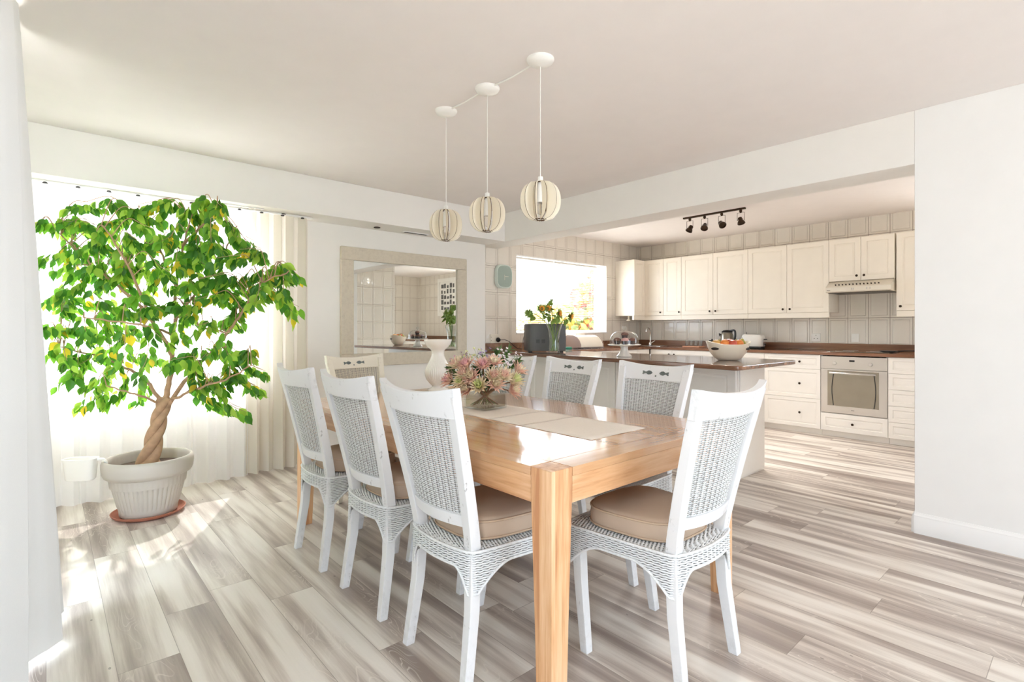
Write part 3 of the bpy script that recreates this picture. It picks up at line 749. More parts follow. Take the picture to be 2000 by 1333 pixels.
# base units under the side wall
BX, BD = 6.50, .52
MBX = mapX(BX)
bt = .903
def stack(u0, u1, zs): return [(u0, u1, a, b, 'drawer_front', [((u0 + u1) / 2, (a + b) / 2)]) for a, b in zip(zs, zs[1:])]
unit('base_cabinet', 'white three drawer base cabinet left of the oven', MBX, 2.087, 2.70, .07, bt, BD, [(2.087, 2.70, a, b, 'drawer_front', [(2.30, (a + b) / 2)]) for a, b in ((.07, .405), (.405, .737), (.737, bt))], W['cabw'], plinth=1)
unit('base_cabinet', 'white base cabinet behind the peninsula under the toaster', MBX, 2.70, 3.35, .07, bt, BD, [(2.70, 3.025, .07, bt, 'door', [(2.99, .84)]), (3.025, 3.35, .07, bt, 'door', [(3.06, .84)])], W['cabw'], plinth=1)
unit('base_cabinet', 'white base cabinet behind the peninsula under the tray of tumblers', MBX, 3.35, 3.95, .07, bt, BD, [(3.35, 3.95, .07, bt, 'door', [(3.91, .84)])], W['cabw'], plinth=1)
unit('base_cabinet', 'white sink base cabinet in the kitchen corner', MBX, 3.95, 4.30, .07, bt, BD, [(3.95, 4.30, .07, bt, 'door', [(3.99, .84)])], W['cabw'], plinth=1)
unit('base_cabinet', 'white five drawer base cabinet right of the oven', MBX, 1.10, 1.457, .07, bt, BD, [(1.10, 1.457, .07 + .1666 * k, .07 + .1666 * (k + 1), 'drawer_front', []) for k in range(5)], W['cabw'], plinth=1)
unit('base_cabinet', 'white base cabinet run behind the white wall, seen only in the mirror', MBX, -1.98, 1.10, .07, bt, BD, [(-1.98 + .616 * k, -1.98 + .616 * (k + 1), .07, bt, 'door', []) for k in range(5)], W['cabw'], plinth=1)
# oven housing with drawer
r = thing('oven_housing', 'white housing with one low drawer beneath the steel oven', 'cabinet', (6.76, 1.77, 0))
m = MB(); m.bx(6.5006, 7.02, 1.4595, 1.475, .07, bt).bx(6.5006, 7.02, 2.069, 2.0845, .07, bt).bx(6.5006, 7.02, 1.475, 2.069, .07, .266).bx(7.0, 7.02, 1.475, 2.069, .266, bt); m.build('body', W['cabw'], r)
m = MB(); front(m, MBX, 1.460, 2.084, .071, .262, edge=.045); o = m.build('drawer_front', W['cabw'], r, smooth=25); knob(o, MBX, 1.772, .165, .019)
m = MB(); m.bx(6.535, 6.555, 1.4595, 2.0845, .001, .069); m.build('plinth', W['cabw'], r)
# oven
r = thing('built_in_oven', 'stainless steel built in oven with glass door', 'oven', (6.5, 1.772, .27))
m = MB(); m.bx(6.502, 6.98, 1.478, 2.066, .270, .888); m.build('body', W['steel'], r)
m = MB(); front(m, MBX, 1.463, 2.082, .755, .893, th=.022, flat=True); cp = m.build('control_panel', W['steel'], r, bevel=.002)
for u in (1.945, 1.610):
    m = MB(); m.T = Matrix.Translation(Vector(MBX(u, .818, .022))) @ Matrix.Rotation(-PI / 2, 4, 'Y'); m.lathe([(.019, 0), (.018, .012), (.015, .015), (.002, .016)], 24); m.build('control_knob', W['steel'], cp)
m = MB(); m.bx(6.4762, 6.479, 1.755, 1.805, .838, .858); m.build('display', W['dark'], cp)
m = MB(); front(m, MBX, 1.463, 2.082, .272, .750, th=.022, flat=True); dr = m.build('oven_door', W['steel'], r, bevel=.002)
m = MB(); m.bx(6.4755, 6.479, 1.535, 2.015, .352, .738); m.build('door_glass', W['ovenglass'], dr)
for a in (1.578, 1.955):
    m = MB(); s_ = 1 if a > 1.7 else -1; L = []
    for i in range(15):
        t = i / 14; z = lerp(.356, .700, t); y = a + s_ * (.016 * math.sin(PI * t) )
        L.append([(6.4750, y - .004, z), (6.4750, y + .004, z), (6.4735, y + .004, z), (6.4735, y - .004, z)])
    m.loops(L); m.build('glass_trim', W['dark'], dr)
m = MB(); m.tube([(6.452, 1.555, .712), (6.445, 1.60, .713), (6.443, 1.772, .713), (6.445, 1.945, .713), (6.452, 1.99, .712)], .011, 10); hd = m.build('handle', W['chrome'], dr)
for y in (1.60, 1.945):
    m = MB(); m.bx(6.447, 6.477, y - .007, y + .007, .706, .720); m.build('bracket', W['chrome'], hd)
m = MB(); m.bx(6.4770, 6.479, 1.758, 1.788, .312, .317); m.build('badge', W['dark'], dr)
# hob
r = thing('hob', 'black ceramic hob set into the brown worktop above the oven', 'hob', (6.74, 1.77, .9405))
m = MB(); m.bx(6.55, 6.98, 1.46, 2.05, .9405, .9465); m.build('glass_top', W['ovenglass'], r, bevel=.003)
m = MB(); ring_r = [(6.66, 1.62, .075), (6.66, 1.90, .09), (6.87, 1.62, .09), (6.87, 1.90, .075)]
for x, y, q in ring_r: m.lathe([(q, .9466), (q, .947), (q - .004, .947), (q - .004, .9466)], 28, (x, y, 0), cap=False)
m.build('burner_ring', W['steel'], r)
m = MB(); m.lathe([(.055, 0), (.075, .006), (.085, .012), (.084, .014), (.02, .012)], 24, (6.70, 1.50, .9475)); m.tube([(6.70, 1.42, .960), (6.70, 1.36, .965), (6.70, 1.27, .967)], .007, 6)
o = m.build('spoon_rest', W['dark'], None); tag(o, 'small flat dark spoon rest lying on the hob', 'spoon rest')

# worktops
r = thing('worktop', 'glossy brown kitchen worktop running along the side and window walls', 'worktop', (6.7, 3.0, .905))
m = MB(); P = [(6.465, -1.99), (7.048, -1.99), (7.048, 4.878), (4.62, 4.878), (4.62, 4.28), (6.465, 4.28)]
m.prism(P, .9045, .940); m.build('slab', W['counter'], r, bevel=.006)
m = MB(); m.bx(7.028, 7.049, -1.99, -.32, .9405, 1.022).bx(7.028, 7.049, -.32, 4.86, .9405, 1.022); m.build('upstand', W['splash'], r, bevel=.002)
m = MB(); m.bx(4.62, 7.049, 4.858, 4.879, .9405, 1.022); m.build('upstand', W['splash'], r, bevel=.002)
# window wall base units
MBY = mapY(4.32)
for k in range(3):
    a = 4.66 + k * .6
    unit('base_cabinet', ['white base cabinet under the window beside the peninsula', 'white base cabinet under the middle of the window', 'white base cabinet under the window near the corner'][k], MBY, a, a + .6, .07, bt, .54, [(a, a + .3, .07, bt, 'door', []), (a + .3, a + .6, .07, bt, 'door', [])], W['cabw'], plinth=1)

# peninsula
r = thing('peninsula_worktop', 'glossy brown peninsula worktop with clipped corner behind the dining chairs', 'worktop', (4.1, 3.2, .9045))
P = [(3.585, 1.70), (3.63, 1.665), (4.50, 1.665), (4.61, 1.69), (4.618, 1.75), (4.618, 4.878), (3.825, 4.878), (3.90, 4.72), (3.885, 4.60)]
P = [(3.585, 1.72), (3.60, 1.68), (3.65, 1.663), (4.585, 1.663), (4.610, 1.675), (4.618, 1.70), (4.618, 4.878), (3.835, 4.878), (3.885, 4.70)]
m = MB(); m.prism(P, .9045, .940); m.build('slab', W['counter'], r, bevel=.008)
m = MB(); m.bx(3.812, 4.61, 4.858, 4.879, .9405, 1.022); m.build('upstand', W['splash'], r, bevel=.002)
r = thing('peninsula_cabinet', 'white panelled peninsula cabinet behind the dining chairs', 'cabinet', (4.32, 3.3, 0))
m = MB(); m.bx(4.09, 4.56, 1.905, 4.87, .001, .903); m.build('body', W['cabw'], r, bevel=.003)
MP = mapX(4.09)
us = [1.915, 2.50, 3.09, 3.68, 4.27, 4.86]
for a, b in zip(us, us[1:]):
    m = MB(); front(m, MP, a + .004, b - .004, .09, .89, edge=.065); m.build('panel', W['cabw'], r, smooth=25)
for (u, w) in ((3.40, .70), (2.96, .70)):
    m = MB(); m.tube([(4.07, u - .05, w), (4.045, u - .05, w), (4.045, u + .05, w), (4.07, u + .05, w)], .005, 6); m.build('handle', W['steel'], r)
m = MB(); m.T = None; front(m, mapY(1.905), 4.10, 4.55, .02, .89, th=.012, flat=True); m.build('end_panel', W['cabw'], r)

# extractor hood
r = thing('extractor_hood', 'pale cream slim extractor hood over the hob', 'cooker hood', (6.8, 1.76, 1.60))
m = MB(); L = []
for y in (1.452, 2.068): L.append([(7.04, y, 1.600), (6.60, y, 1.600), (6.58, y, 1.612), (6.58, y, 1.660), (6.70, y, 1.728), (7.04, y, 1.728)])
m.loops(L); m.build('body', W['cream'], r, bevel=.003)
for k in range(13):
    y = 1.56 + k * .034; m = MB()
    L = [[(6.612 - .001, y + a, 1.678), (6.64 - .001, y + a + .010, 1.6942), (6.64 - .0022, y + a + .010, 1.6965), (6.612 - .0022, y + a, 1.6805)] for a in (0, .014)]
    m.loops(L); m.build('vent_slot', W['darkgap'], r)
for y in (1.812, 1.795, 1.67, 1.64):
    m = MB(); m.bx(6.573, 6.5805, y - .004, y + .004, 1.625, 1.645); m.build('switch', W['steel'], r)
m = MB(); m.bx(6.5785, 6.5802, 2.02, 2.055, 1.622, 1.627); m.build('badge', W['darkgap'], r)
m = MB(); m.bx(6.60, 7.02, 1.47, 2.05, 1.5965, 1.5998); m.build('filter', W['knob'], r)

# sockets, switches, clock
def socket(name, label, mp, u, w, wd, ht, holes, mt='white'):
    c = mp(u, w, .004); r = thing(name, label, 'socket', c)
    m = MB(); a, b = mp(u - wd / 2, w - ht / 2, 0.0005), mp(u + wd / 2, w + ht / 2, .009); m.bx(min(a[0], b[0]), max(a[0], b[0]), min(a[1], b[1]), max(a[1], b[1]), w - ht / 2, w + ht / 2); m.build('plate', W[mt], r, bevel=.003)
    for (du, dw, hw, hh) in holes:
        m = MB(); a, b = mp(u + du - hw, 0, .0085), mp(u + du + hw, 0, .0105); m.bx(min(a[0], b[0]), max(a[0], b[0]), min(a[1], b[1]), max(a[1], b[1]), w + dw - hh, w + dw + hh); m.build('hole' if hw < .006 else 'rocker', W['darkgap'] if hw < .006 else W['white'], r)
    return r
MK = mapX(XK)
socket('wall_socket', 'white three pin wall socket on the tiles left of the hob', MK, 2.318, 1.09, .10, .10, [(0, .026, .003, .005), (-.018, -.012, .005, .003), (.018, -.012, .005, .003), (.03, .03, .008, .006)])
socket('wall_switch', 'white tall isolator switch plate on the tiles behind the hob', MK, 1.900, 1.09, .075, .10, [(0, 0, .008, .016)])
MKY = mapY(YK)
socket('wall_socket', 'cream double wall socket on the tiles beside the mirror wall', MKY, 4.05, 1.075, .13, .11, [(-.05, .02, .003, .004), (-.05, -.02, .003, .004)], 'cream')
r = thing('power_plug', 'black plug and curling cord running from the socket to the dark oven', 'plug', (4.10, 4.85, 1.06))
m = MB(); m.T = Matrix.Translation((4.10, 4.8705, 1.062)) @ Matrix.Rotation(PI / 2, 4, 'X'); m.lathe([(.028, 0), (.030, .012), (.022, .030), (.010, .046), (.006, .052)], 20); m.build('plug_body', W['dark'], r)
m = MB(); m.tube([(4.10, 4.820, 1.062), (4.15, 4.80, 1.064), (4.20, 4.78, 1.045), (4.24, 4.75, 1.00), (4.27, 4.70, .955), (4.32, 4.68, .950), (4.38, 4.72, .99), (4.44, 4.78, 1.06), (4.48, 4.80, 1.13), (4.52, 4.81, 1.19), (4.58, 4.80, 1.17), (4.62, 4.76, 1.08)], .004, 6); m.build('cord', W['dark'], r)
r = thing('wall_clock', 'pale mint rounded square wall clock on the tiles left of the kitchen window', 'clock', (4.172, 4.88, 1.84))
def rsq(a, b, n=48, e=.42): return [(math.copysign(abs(math.cos(t)) ** e, math.cos(t)) * a, math.copysign(abs(math.sin(t)) ** e, math.sin(t)) * b) for t in [2 * PI * k / n for k in range(n)]]
m = MB(); m.loops([[(4.172 + x * s, y, 1.834 + z * s) for x, z in rsq(.128, .145, e=.62)] for s, y in ((.93, 4.8785), (1, 4.868), (1, 4.832), (.95, 4.822), (.90, 4.822), (.88, 4.828))]); m.build('case', W['mint'], r)
m = MB(); m.loops([[(4.172 + x * s, y, 1.834 + z * s) for x, z in rsq(.1135, .129, e=.62)] for s, y in ((1, 4.8275), (1, 4.8255))]); m.build('face', W['mintface'], r)
m = MB(); m.bx(4.170, 4.235, 4.8225, 4.8235, 1.832, 1.836); m.build('hand', W['lampwhite'], r)
m = MB(); m.bx(4.170, 4.174, 4.8225, 4.8235, 1.79, 1.855); m.build('hand', W['lampwhite'], r)

# framed print on the side wall (seen in the mirror)
r = thing('framed_print', 'white framed dark print hanging on the kitchen side wall, seen in the mirror', 'picture', (7.04, -.72, 1.95))
m = MB()
mp = mapX(XK)
for (a, b, c, d) in ((-1.13, -.32, 1.50, 1.58), (-1.13, -.32, 2.30, 2.38), (-1.13, -1.05, 1.58, 2.30), (-.40, -.32, 1.58, 2.30)): m.bx(7.015, 7.048, a, b, c, d)
m.build('frame', W['white'], r)
m = MB(); m.bx(7.035, 7.047, -1.05, -.40, 1.58, 2.30); m.build('mount', W['white'], r)
m = MB()
rr = random.Random(5)
for k in range(5):
    for j in range(5):
        y = -1.0 + k * .118; z = 1.64 + j * .128; m.bx(7.033, 7.036, y, y + rr.uniform(.06, .105), z, z + rr.uniform(.05, .11))
m.build('print', mat('print_ink', srgb(96, 96, 94), .6, var=.4, vscale=14), r)

# ceiling spot track
r = thing('spotlight_track', 'dark bronze ceiling track carrying four spotlights over the kitchen', 'track light', (5.53, 2.86, ZC))
m = MB(); m.bx(5.515, 5.545, 2.50, 3.22, 2.466, 2.4845); m.build('rail', W['rail'], r, bevel=.002)
for k, y in enumerate((3.14, 2.96, 2.76, 2.55)):
    m = MB(); m.lathe([(.014, 0), (.016, -.02), (.009, -.03), (.006, -.034)], 14, (5.53, y, 2.466)); st = m.build('stirrup', W['rail'], r)
    m = MB(); m.tube([(5.53 - .0, y - .038, 2.35), (5.53, y - .038, 2.435), (5.53, y + .038, 2.435), (5.53, y + .038, 2.35)], .0028, 6); m.build('bracket', W['rail'], st)
    m = MB(); a = (-.5, .3, .9, 1.2)[k]; b = (.5, .7, .9, .35)[k]
    m.T = Matrix.Translation((5.53, y, 2.345)) @ Matrix.Rotation(a, 4, 'Z') @ Matrix.Rotation(PI + b, 4, 'Y')
    m.lathe([(.010, -.045), (.020, -.040), (.022, -.010), (.036, .012), (.040, .030), (.034, .031), (.030, .018), (.004, .014)], 20)
    for q in range(6): m.tube([(.022 * math.cos(q * PI / 3), .022 * math.sin(q * PI / 3), -.03), (.030 * math.cos(q * PI / 3), .030 * math.sin(q * PI / 3), -.012)], .002, 4)
    m.build('spot_head', W['rail'], r)
    L = bpy.data.lights.new('spot_bulb', 'SPOT'); L.energy = 16; L.color = (1, .96, .90); L.spot_size = 2.2; L.spot_blend = 1; L.shadow_soft_size = .03
    lo = bpy.data.objects.new('spot_bulb', L); COL.objects.link(lo); lo.parent = r
    lo.location = Vector((5.53, y, 2.335)) - Vector(r.location) + Vector((0, 0, -.045)); lo.rotation_euler = (0, b * .6, a)

# venetian blinds
def blind(label, x0, x1, z0, z1):
    r = thing('venetian_blind', label, 'blind', ((x0 + x1) / 2, 4.95, z1))
    m = MB(); m.bx(x0, x1, 4.935, 4.965, z1 - .025, z1); m.build('headrail', W['white'], r)
    m = MB(); z = z1 - .045
    while z > z0 + .02:
        a = .13
        m.loops([[(x, 4.95 + d * math.cos(a), z + d * math.sin(a) + (.0012 if abs(d) < .004 else 0)) for d in (-.0125, 0, .0125)] for x in (x0 + .003, x1 - .003)], cap=False, closed=False); z -= .0235
    m.build('slats', W['white'], r, solid=.0008)
    for x in (x0 + .12, x1 - .12):
        m = MB(); m.tube([(x, 4.9362, z0 + .01), (x, 4.9362, z1 - .01)], .0012, 5); m.build('ladder_cord', W['white'], r)
    m = MB(); m.bx(x0 + .002, x1 - .002, 4.938, 4.962, z0, z0 + .014); m.build('bottom_rail', W['white'], r)
blind('white venetian blind lowered fully over the left half of the kitchen window', KX0 + .03, 5.14, 1.17, 2.115)
blind('white venetian blind lowered halfway over the right half of the kitchen window', 5.16, 6.06, 1.36, 2.115)

# ------------------------------------------------------------------ potted weeping fig
PX, PY = .499, 4.106
r = thing('plant_saucer', 'terracotta coloured round saucer under the big plant pot', 'saucer', (PX, PY, 0))
m = MB(); m.lathe([(.12, .001), (.165, .001), (.195, .016), (.204, .030), (.198, .031), (.188, .019), (.160, .009), (.01, .009)], 48, (PX, PY, 0)); m.build('dish', W['terra'], r)
pot = thing('plant_pot', 'large stone grey fluted plant pot with a wide rolled rim', 'plant pot', (PX, PY, .010))
m = MB()
def flute(t, z): return 1 + (.030 * (abs(math.sin(t * 22)) ** .5 - .6) if .06 < z < .255 else 0)
m.lathe([(.05, .0105), (.150, .0105), (.158, .018), (.161, .05), (.163, .062), (.170, .085), (.188, .16), (.205, .235), (.209, .254), (.213, .258), (.222, .262), (.236, .268), (.246, .290), (.250, .325), (.250, .350), (.244, .368), (.234, .374), (.226, .368), (.222, .34), (.204, .20), (.15, .19)], 176, (PX, PY, 0), mod=flute)
m.build('pot_body', W['pot'], pot, smooth=50)
m = MB(); N = 20
m.lathe([(.001, .315), (.06, .318), (.14, .312), (.217, .306)], 40, (PX, PY, 0), cap=False); m.build('soil', W['soil'], pot)
tree = thing('weeping_fig', 'leafy weeping fig tree with a braided trunk standing in the grey pot', 'tree', (PX, PY, .31))
rt = random.Random(21)
D0 = 3.40
def tp(x, y, dd=0.0):
    d = D0 + dd; p = atD(x, y, d)
    while (p.y > 4.42 or p.x < -.10) and d > 2.2: d -= .02; p = atD(x, y, d)
    return p
trunk = [Vector((PX - .01, PY, .30)), tp(300, 862), tp(312, 815), tp(322, 780)]
def spl(pts, n=6):
    out = []
    for i in range(len(pts) - 1):
        p0 = pts[max(i - 1, 0)]; p1 = pts[i]; p2 = pts[i + 1]; p3 = pts[min(i + 2, len(pts) - 1)]
        for k in range(n):
            t = k / n; out.append(.5 * ((2 * p1) + (p2 - p0) * t + (2 * p0 - 5 * p1 + 4 * p2 - p3) * t * t + (3 * p1 - p0 - 3 * p2 + p3) * t ** 3))
    return out + [pts[-1]]
T = spl(trunk, 10); m = MB()
for k in range(3):
    P = []; R = []
    for i, p in enumerate(T):
        t = i / (len(T) - 1); a = 2 * PI * k / 3 + t * 7.5; q = .023 + .016 * (1 - t) ** 4
        P.append(p + Vector((math.cos(a), math.sin(a), 0)) * q); R.append(.030 - .006 * t + .012 * (1 - t) ** 5)
    m.tube(P, R, 12)
m.build('braided_trunk', W['bark'], tree, smooth=70)
BR = [
 [(322, 785, 0), (333, 730, .02), (340, 655, .03), (345, 565, 0), (358, 480, -.05), (375, 415, -.10)],
 [(318, 795, 0), (292, 752, .05), (245, 718, .10), (185, 695, .12), (115, 678, .10)],
 [(326, 795, 0), (370, 735, -.05), (420, 680, -.10), (468, 618, -.15), (505, 560, -.2), (565, 530, -.25)],
 [(338, 695, 0), (292, 620, -.1), (232, 560, -.15), (170, 510, -.1), (110, 450, -.1)],
 [(342, 625, 0), (390, 560, .1), (440, 490, .12), (462, 440, .1)],
 [(345, 565, 0), (310, 485, .1), (262, 420, .1)],
 [(328, 785, 0), (380, 762, -.15), (440, 742, -.22), (490, 715, -.25)],
 [(314, 790, 0), (265, 770, -.15), (210, 755, -.2)],
 [(358, 480, -.05), (405, 430, -.12), (425, 402, -.15)],
 [(340, 655, 0), (300, 640, -.25), (240, 630, -.35), (160, 620, -.35)],
 [(292, 620, -.1), (240, 500, -.25), (200, 440, -.3)],
 [(345, 600, 0), (400, 640, -.3), (450, 650, -.35)],
]
nodes = []; m = MB()
for bi, b in enumerate(BR):
    P = spl([tp(*q) for q in b], 6); n = len(P)
    r0 = .020 if bi == 0 else .015 if bi < 4 else .010
    P = [p + Vector((rt.uniform(-1, 1), rt.uniform(-1, 1), rt.uniform(-1, 1))) * .006 for p in P]
    m.tube(P, [lerp(r0, .0035, (i / (n - 1)) ** .8) for i in range(n)], 8); nodes += P[3:]
CL = [(170,402),(240,395),(270,412),(300,400),(332,402),(398,400),(422,405),(80,438),(108,442),(135,442),(162,430),(190,440),(235,430),(280,440),(320,440),(360,430),(392,432),
(140,465),(180,470),(215,462),(260,470),(300,480),(340,470),(385,470),(418,468),(458,462),(472,480),(112,500),(150,512),(190,515),(230,505),(270,520),(310,520),(350,515),(390,512),(430,505),(462,502),(490,488),
(118,568),(150,555),(200,552),(250,560),(290,560),(330,555),(370,552),(410,545),(450,548),(490,538),(520,530),(552,528),(575,536),(125,590),(162,592),(210,592),(250,602),(290,606),(330,600),(380,592),(420,582),(460,578),(500,572),(540,562),(552,585),
(98,642),(130,640),(170,642),(215,640),(255,646),(300,650),(400,640),(440,628),(470,612),(102,690),(132,692),(170,702),(210,690),(250,702),(290,702),(360,702),(400,690),(440,690),(478,692),(492,715),
(150,722),(190,742),(232,762),(280,765),(380,742),(420,748),(460,732),(482,752),(440,790),(400,782),(192,772),(350,650),(370,620),(360,520),(200,485),(240,535),(275,585)]
LEAF = [MB() for _ in range(4)]
def leaf(mb, p, d, up, L, Wd):
    d = d.normalized(); s = d.cross(up)
    if s.length < .05: s = d.cross(Vector((1, .3, 0)))
    s.normalize(); n = s.cross(d).normalized()
    prof = ((0, .06), (.15, .62), (.38, 1.0), (.62, .82), (.82, .38), (1.0, .02))
    rows = []
    for t, w in prof:
        c = p + d * (L * t) + n * (-.10 * L * t * t) ; e = w * Wd / 2
        rows.append((mb.v(c - s * e + n * e * .35), mb.v(c), mb.v(c + s * e + n * e * .35)))
    for a, b in zip(rows, rows[1:]):
        mb.f([a[0], a[1], b[1], b[0]]); mb.f([a[1], a[2], b[2], b[1]])
def pick():
    q = rt.random(); return 0 if q < .32 else 1 if q < .68 else 2 if q < .95 else 3
for (x, y) in CL:
    for rep in range(2 if rt.random() < .75 else 1):
        rr_ = min(1, math.hypot((x - 320) / 260, (y - 585) / 215)); span = .42 * math.sqrt(1 - rr_ * rr_ * .9)
        c = tp(x + rt.uniform(-9, 9), y + rt.uniform(-7, 7) - 6, rt.uniform(-span, span * .5))
        nd = min(nodes, key=lambda q: (q - c).length + .25 * max(0, q.z - c.z))
        mid = (nd + c) / 2 + Vector((0, 0, .05 + .10 * (nd - c).length))
        out = c - nd; out.z *= .2
        if out.length < .02: out = Vector((rt.uniform(-1, 1), rt.uniform(-1, 1), 0))
        out.normalize(); tip = c + out * .10 + Vector((0, 0, -.045))
        P = spl([nd, mid, c, tip], 7); m.tube(P, [lerp(.0032, .0011, i / (len(P) - 1)) for i in range(len(P))], 5)
        tot = len(P)
        for i in range(7, tot):
            for side in (-1, 1):
                if rt.random() < .36: continue
                dv = (P[min(i + 1, tot - 1)] - P[i - 1]).normalized(); sd = dv.cross(Vector((0, 0, 1)))
                if sd.length < .01: sd = Vector((1, 0, 0))
                sd.normalize()
                dr = dv * .45 + sd * side * rt.uniform(.25, .8) + Vector((rt.uniform(-.3, .3), rt.uniform(-.3, .3), rt.uniform(-1.5, -.6)))
                L = rt.uniform(.050, .082); k = pick()
                base = P[i] + (sd * side * .6 + Vector((0, 0, -.5)) + dr.normalized()).normalized() * rt.uniform(.016, .042)
                up = Vector((rt.uniform(-1, 1), rt.uniform(-1, 1), rt.uniform(-.4, .6))) + Vector((-.3, -.8, 0))
                leaf(LEAF[k], base, dr, up, L, L * rt.uniform(.50, .62))
m.build('branches', W['bark'], tree, smooth=70)
fm = MB(); 
for k, lb in enumerate(LEAF):
    for f in lb.bm.faces: f.material_index = k
    tmp = bpy.data.meshes.new('tmp'); lb.bm.to_mesh(tmp); lb.bm.free(); fm.bm.from_mesh(tmp); bpy.data.meshes.remove(tmp)
o = fm.build('foliage', [W['leafd'], W['leafm'], W['leafl'], W['leafy']], tree, smooth=60); o['kind'] = 'stuff'
# white trough hooked over the pot rim
r = thing('hanging_trough', 'small white plastic trough hooked over the left of the plant pot rim', 'container', (.16, 4.14, .27))
m = MB(); T4 = Matrix.Translation((.158, 4.150, 0)) @ Matrix.Rotation(-.62, 4, 'Z'); m.T = T4
def rrect(a, b, z, n=32): return [(math.copysign(abs(math.cos(t)) ** .5, math.cos(t)) * a, math.copysign(abs(math.sin(t)) ** .5, math.sin(t)) * b, z) for t in [2 * PI * k / n for k in range(n)]]
m.loops([rrect(.070, .030, .272), rrect(.078, .036, .280), rrect(.086, .044, .385), rrect(.092, .050, .400), rrect(.092, .050, .404), rrect(.084, .042, .404), rrect(.080, .038, .385), rrect(.070, .030, .285)])
m.build('tub', W['white'], r)
m = MB(); m.tube([(.235, 4.100, .395), (.262, 4.096, .392), (.276, 4.098, .378), (.282, 4.1, .345)], .009, 8); m.build('hook', W['white'], r)

# ------------------------------------------------------------------ table top objects
r = thing('pedestal_vase', 'tall white ribbed pedestal candle holder at the far end of the table', 'candle holder', (2.08, 3.13, TZ))
m = MB()
def rib(t, z): return 1 + (.020 * math.sin(t * 44) if .04 < z < .24 else 0)
m.lathe([(.002, .0005), (.072, .0005), (.074, .006), (.058, .016), (.042, .026), (.041, .034), (.058, .052), (.080, .080), (.090, .110), (.092, .128), (.086, .155), (.070, .190), (.054, .220), (.046, .245), (.044, .262), (.046, .282), (.054, .292), (.074, .308), (.090, .332), (.098, .356), (.098, .362), (.092, .362), (.080, .345), (.05, .338), (.002, .337)], 176, (2.08, 3.13, TZ), mod=rib)
m.build('holder', W['ceramic'], r, smooth=60)

VX, VY, VZ = 1.797, 2.238, TZ + .0055
r = thing('bouquet_vase', 'low square glass vase of water and stems on the table runner', 'vase', (VX, VY, VZ))
RV = Matrix.Translation((VX, VY, VZ)) @ Matrix.Rotation(.06, 4, 'Z')
def sq(a, z): return [(-a, -a, z), (a, -a, z), (a, a, z), (-a, a, z)]
m = MB(); m.T = RV; m.loops([sq(.080, 0), sq(.082, .004), sq(.082, .100), sq(.077, .100), sq(.077, .010), sq(.076, .009)]); m.build('glass', W['glass'], r, bevel=.002)
m = MB(); m.T = RV; m.loops([sq(.0762, .0102), sq(.0762, .074)]); m.build('water', W['water'], r)
P_PEACH = mat('petal_peach', srgb(236, 196, 176), .6, var=.08, vscale=30); P_PINK = mat('petal_pink', srgb(228, 172, 172), .6, var=.08, vscale=30)
P_CREAM = mat('petal_cream', srgb(238, 222, 190), .6, var=.06, vscale=30); P_LIME = mat('petal_lime', srgb(216, 220, 150), .6, var=.08, vscale=30)
P_MAUVE = mat('petal_mauve', srgb(190, 140, 166), .6, var=.1, vscale=30); P_WHITE = mat('petal_white', srgb(244, 232, 234), .6, var=.04); P_PURP = mat('petal_purple', srgb(150, 128, 178), .6, var=.1)
STEM = mat('stem_brown', srgb(140, 100, 70), .6, var=.2, vscale=30); STEMG = mat('stem_green', srgb(116, 136, 66), .55, var=.15, vscale=20); GREEN = mat('sprig_green', srgb(84, 112, 58), .55, var=.25, vscale=25)
rf = random.Random(3)
def petal(mb, c, ax, side, r0, L, w, curl, mi=0):
    """narrow bract rising along ax, leaning along side"""
    tng = ax.cross(side).normalized(); rows = []
    for t, ww in ((0, .5), (.3, 1), (.65, .85), (1, .08)):
        o_ = r0 * (.5 + .9 * t) + curl * t * t; p = c + ax * (L * t * (1 - .15 * abs(curl) / max(L, .001) * t)) + side * o_
        rows.append((mb.v(p - tng * w * ww / 2), mb.v(p + side * w * .12), mb.v(p + tng * w * ww / 2)))
    for a, b in zip(rows, rows[1:]):
        mb.f([a[0], a[1], b[1], b[0]], mi); mb.f([a[1], a[2], b[2], b[1]], mi)
CB = Vector((VX, VY, VZ + .055))
def bq(px, py, push=1.0):
    lat = (px - 943) / 1023 * 2.87; up = (742 - py) / 1023 * 2.87; R = .215
    q = lat * lat + up * up * 1.6; dd = -math.sqrt(max(0, R * R - q)) * .75 * push
    return atD(px, py, 2.87 + dd)
def stemto(mb, head, rad=.0022):
    a = rf.uniform(0, 2 * PI); d = head - CB; foot = CB + Vector((-d.x * .42 + rf.uniform(-.035, .035), -d.y * .42 + rf.uniform(-.035, .035), -.038))
    for c in 'xy':
        v = getattr(foot, c) - getattr(CB, c); setattr(foot, c, getattr(CB, c) + max(-.06, min(.06, v)))
    neck = CB + Vector((max(-.06, min(.06, d.x * .3)), max(-.06, min(.06, d.y * .3)), .045))
    mb.tube(spl([foot, neck, neck.lerp(head, .5) + Vector((0, 0, .012)), head], 5), rad, 5)
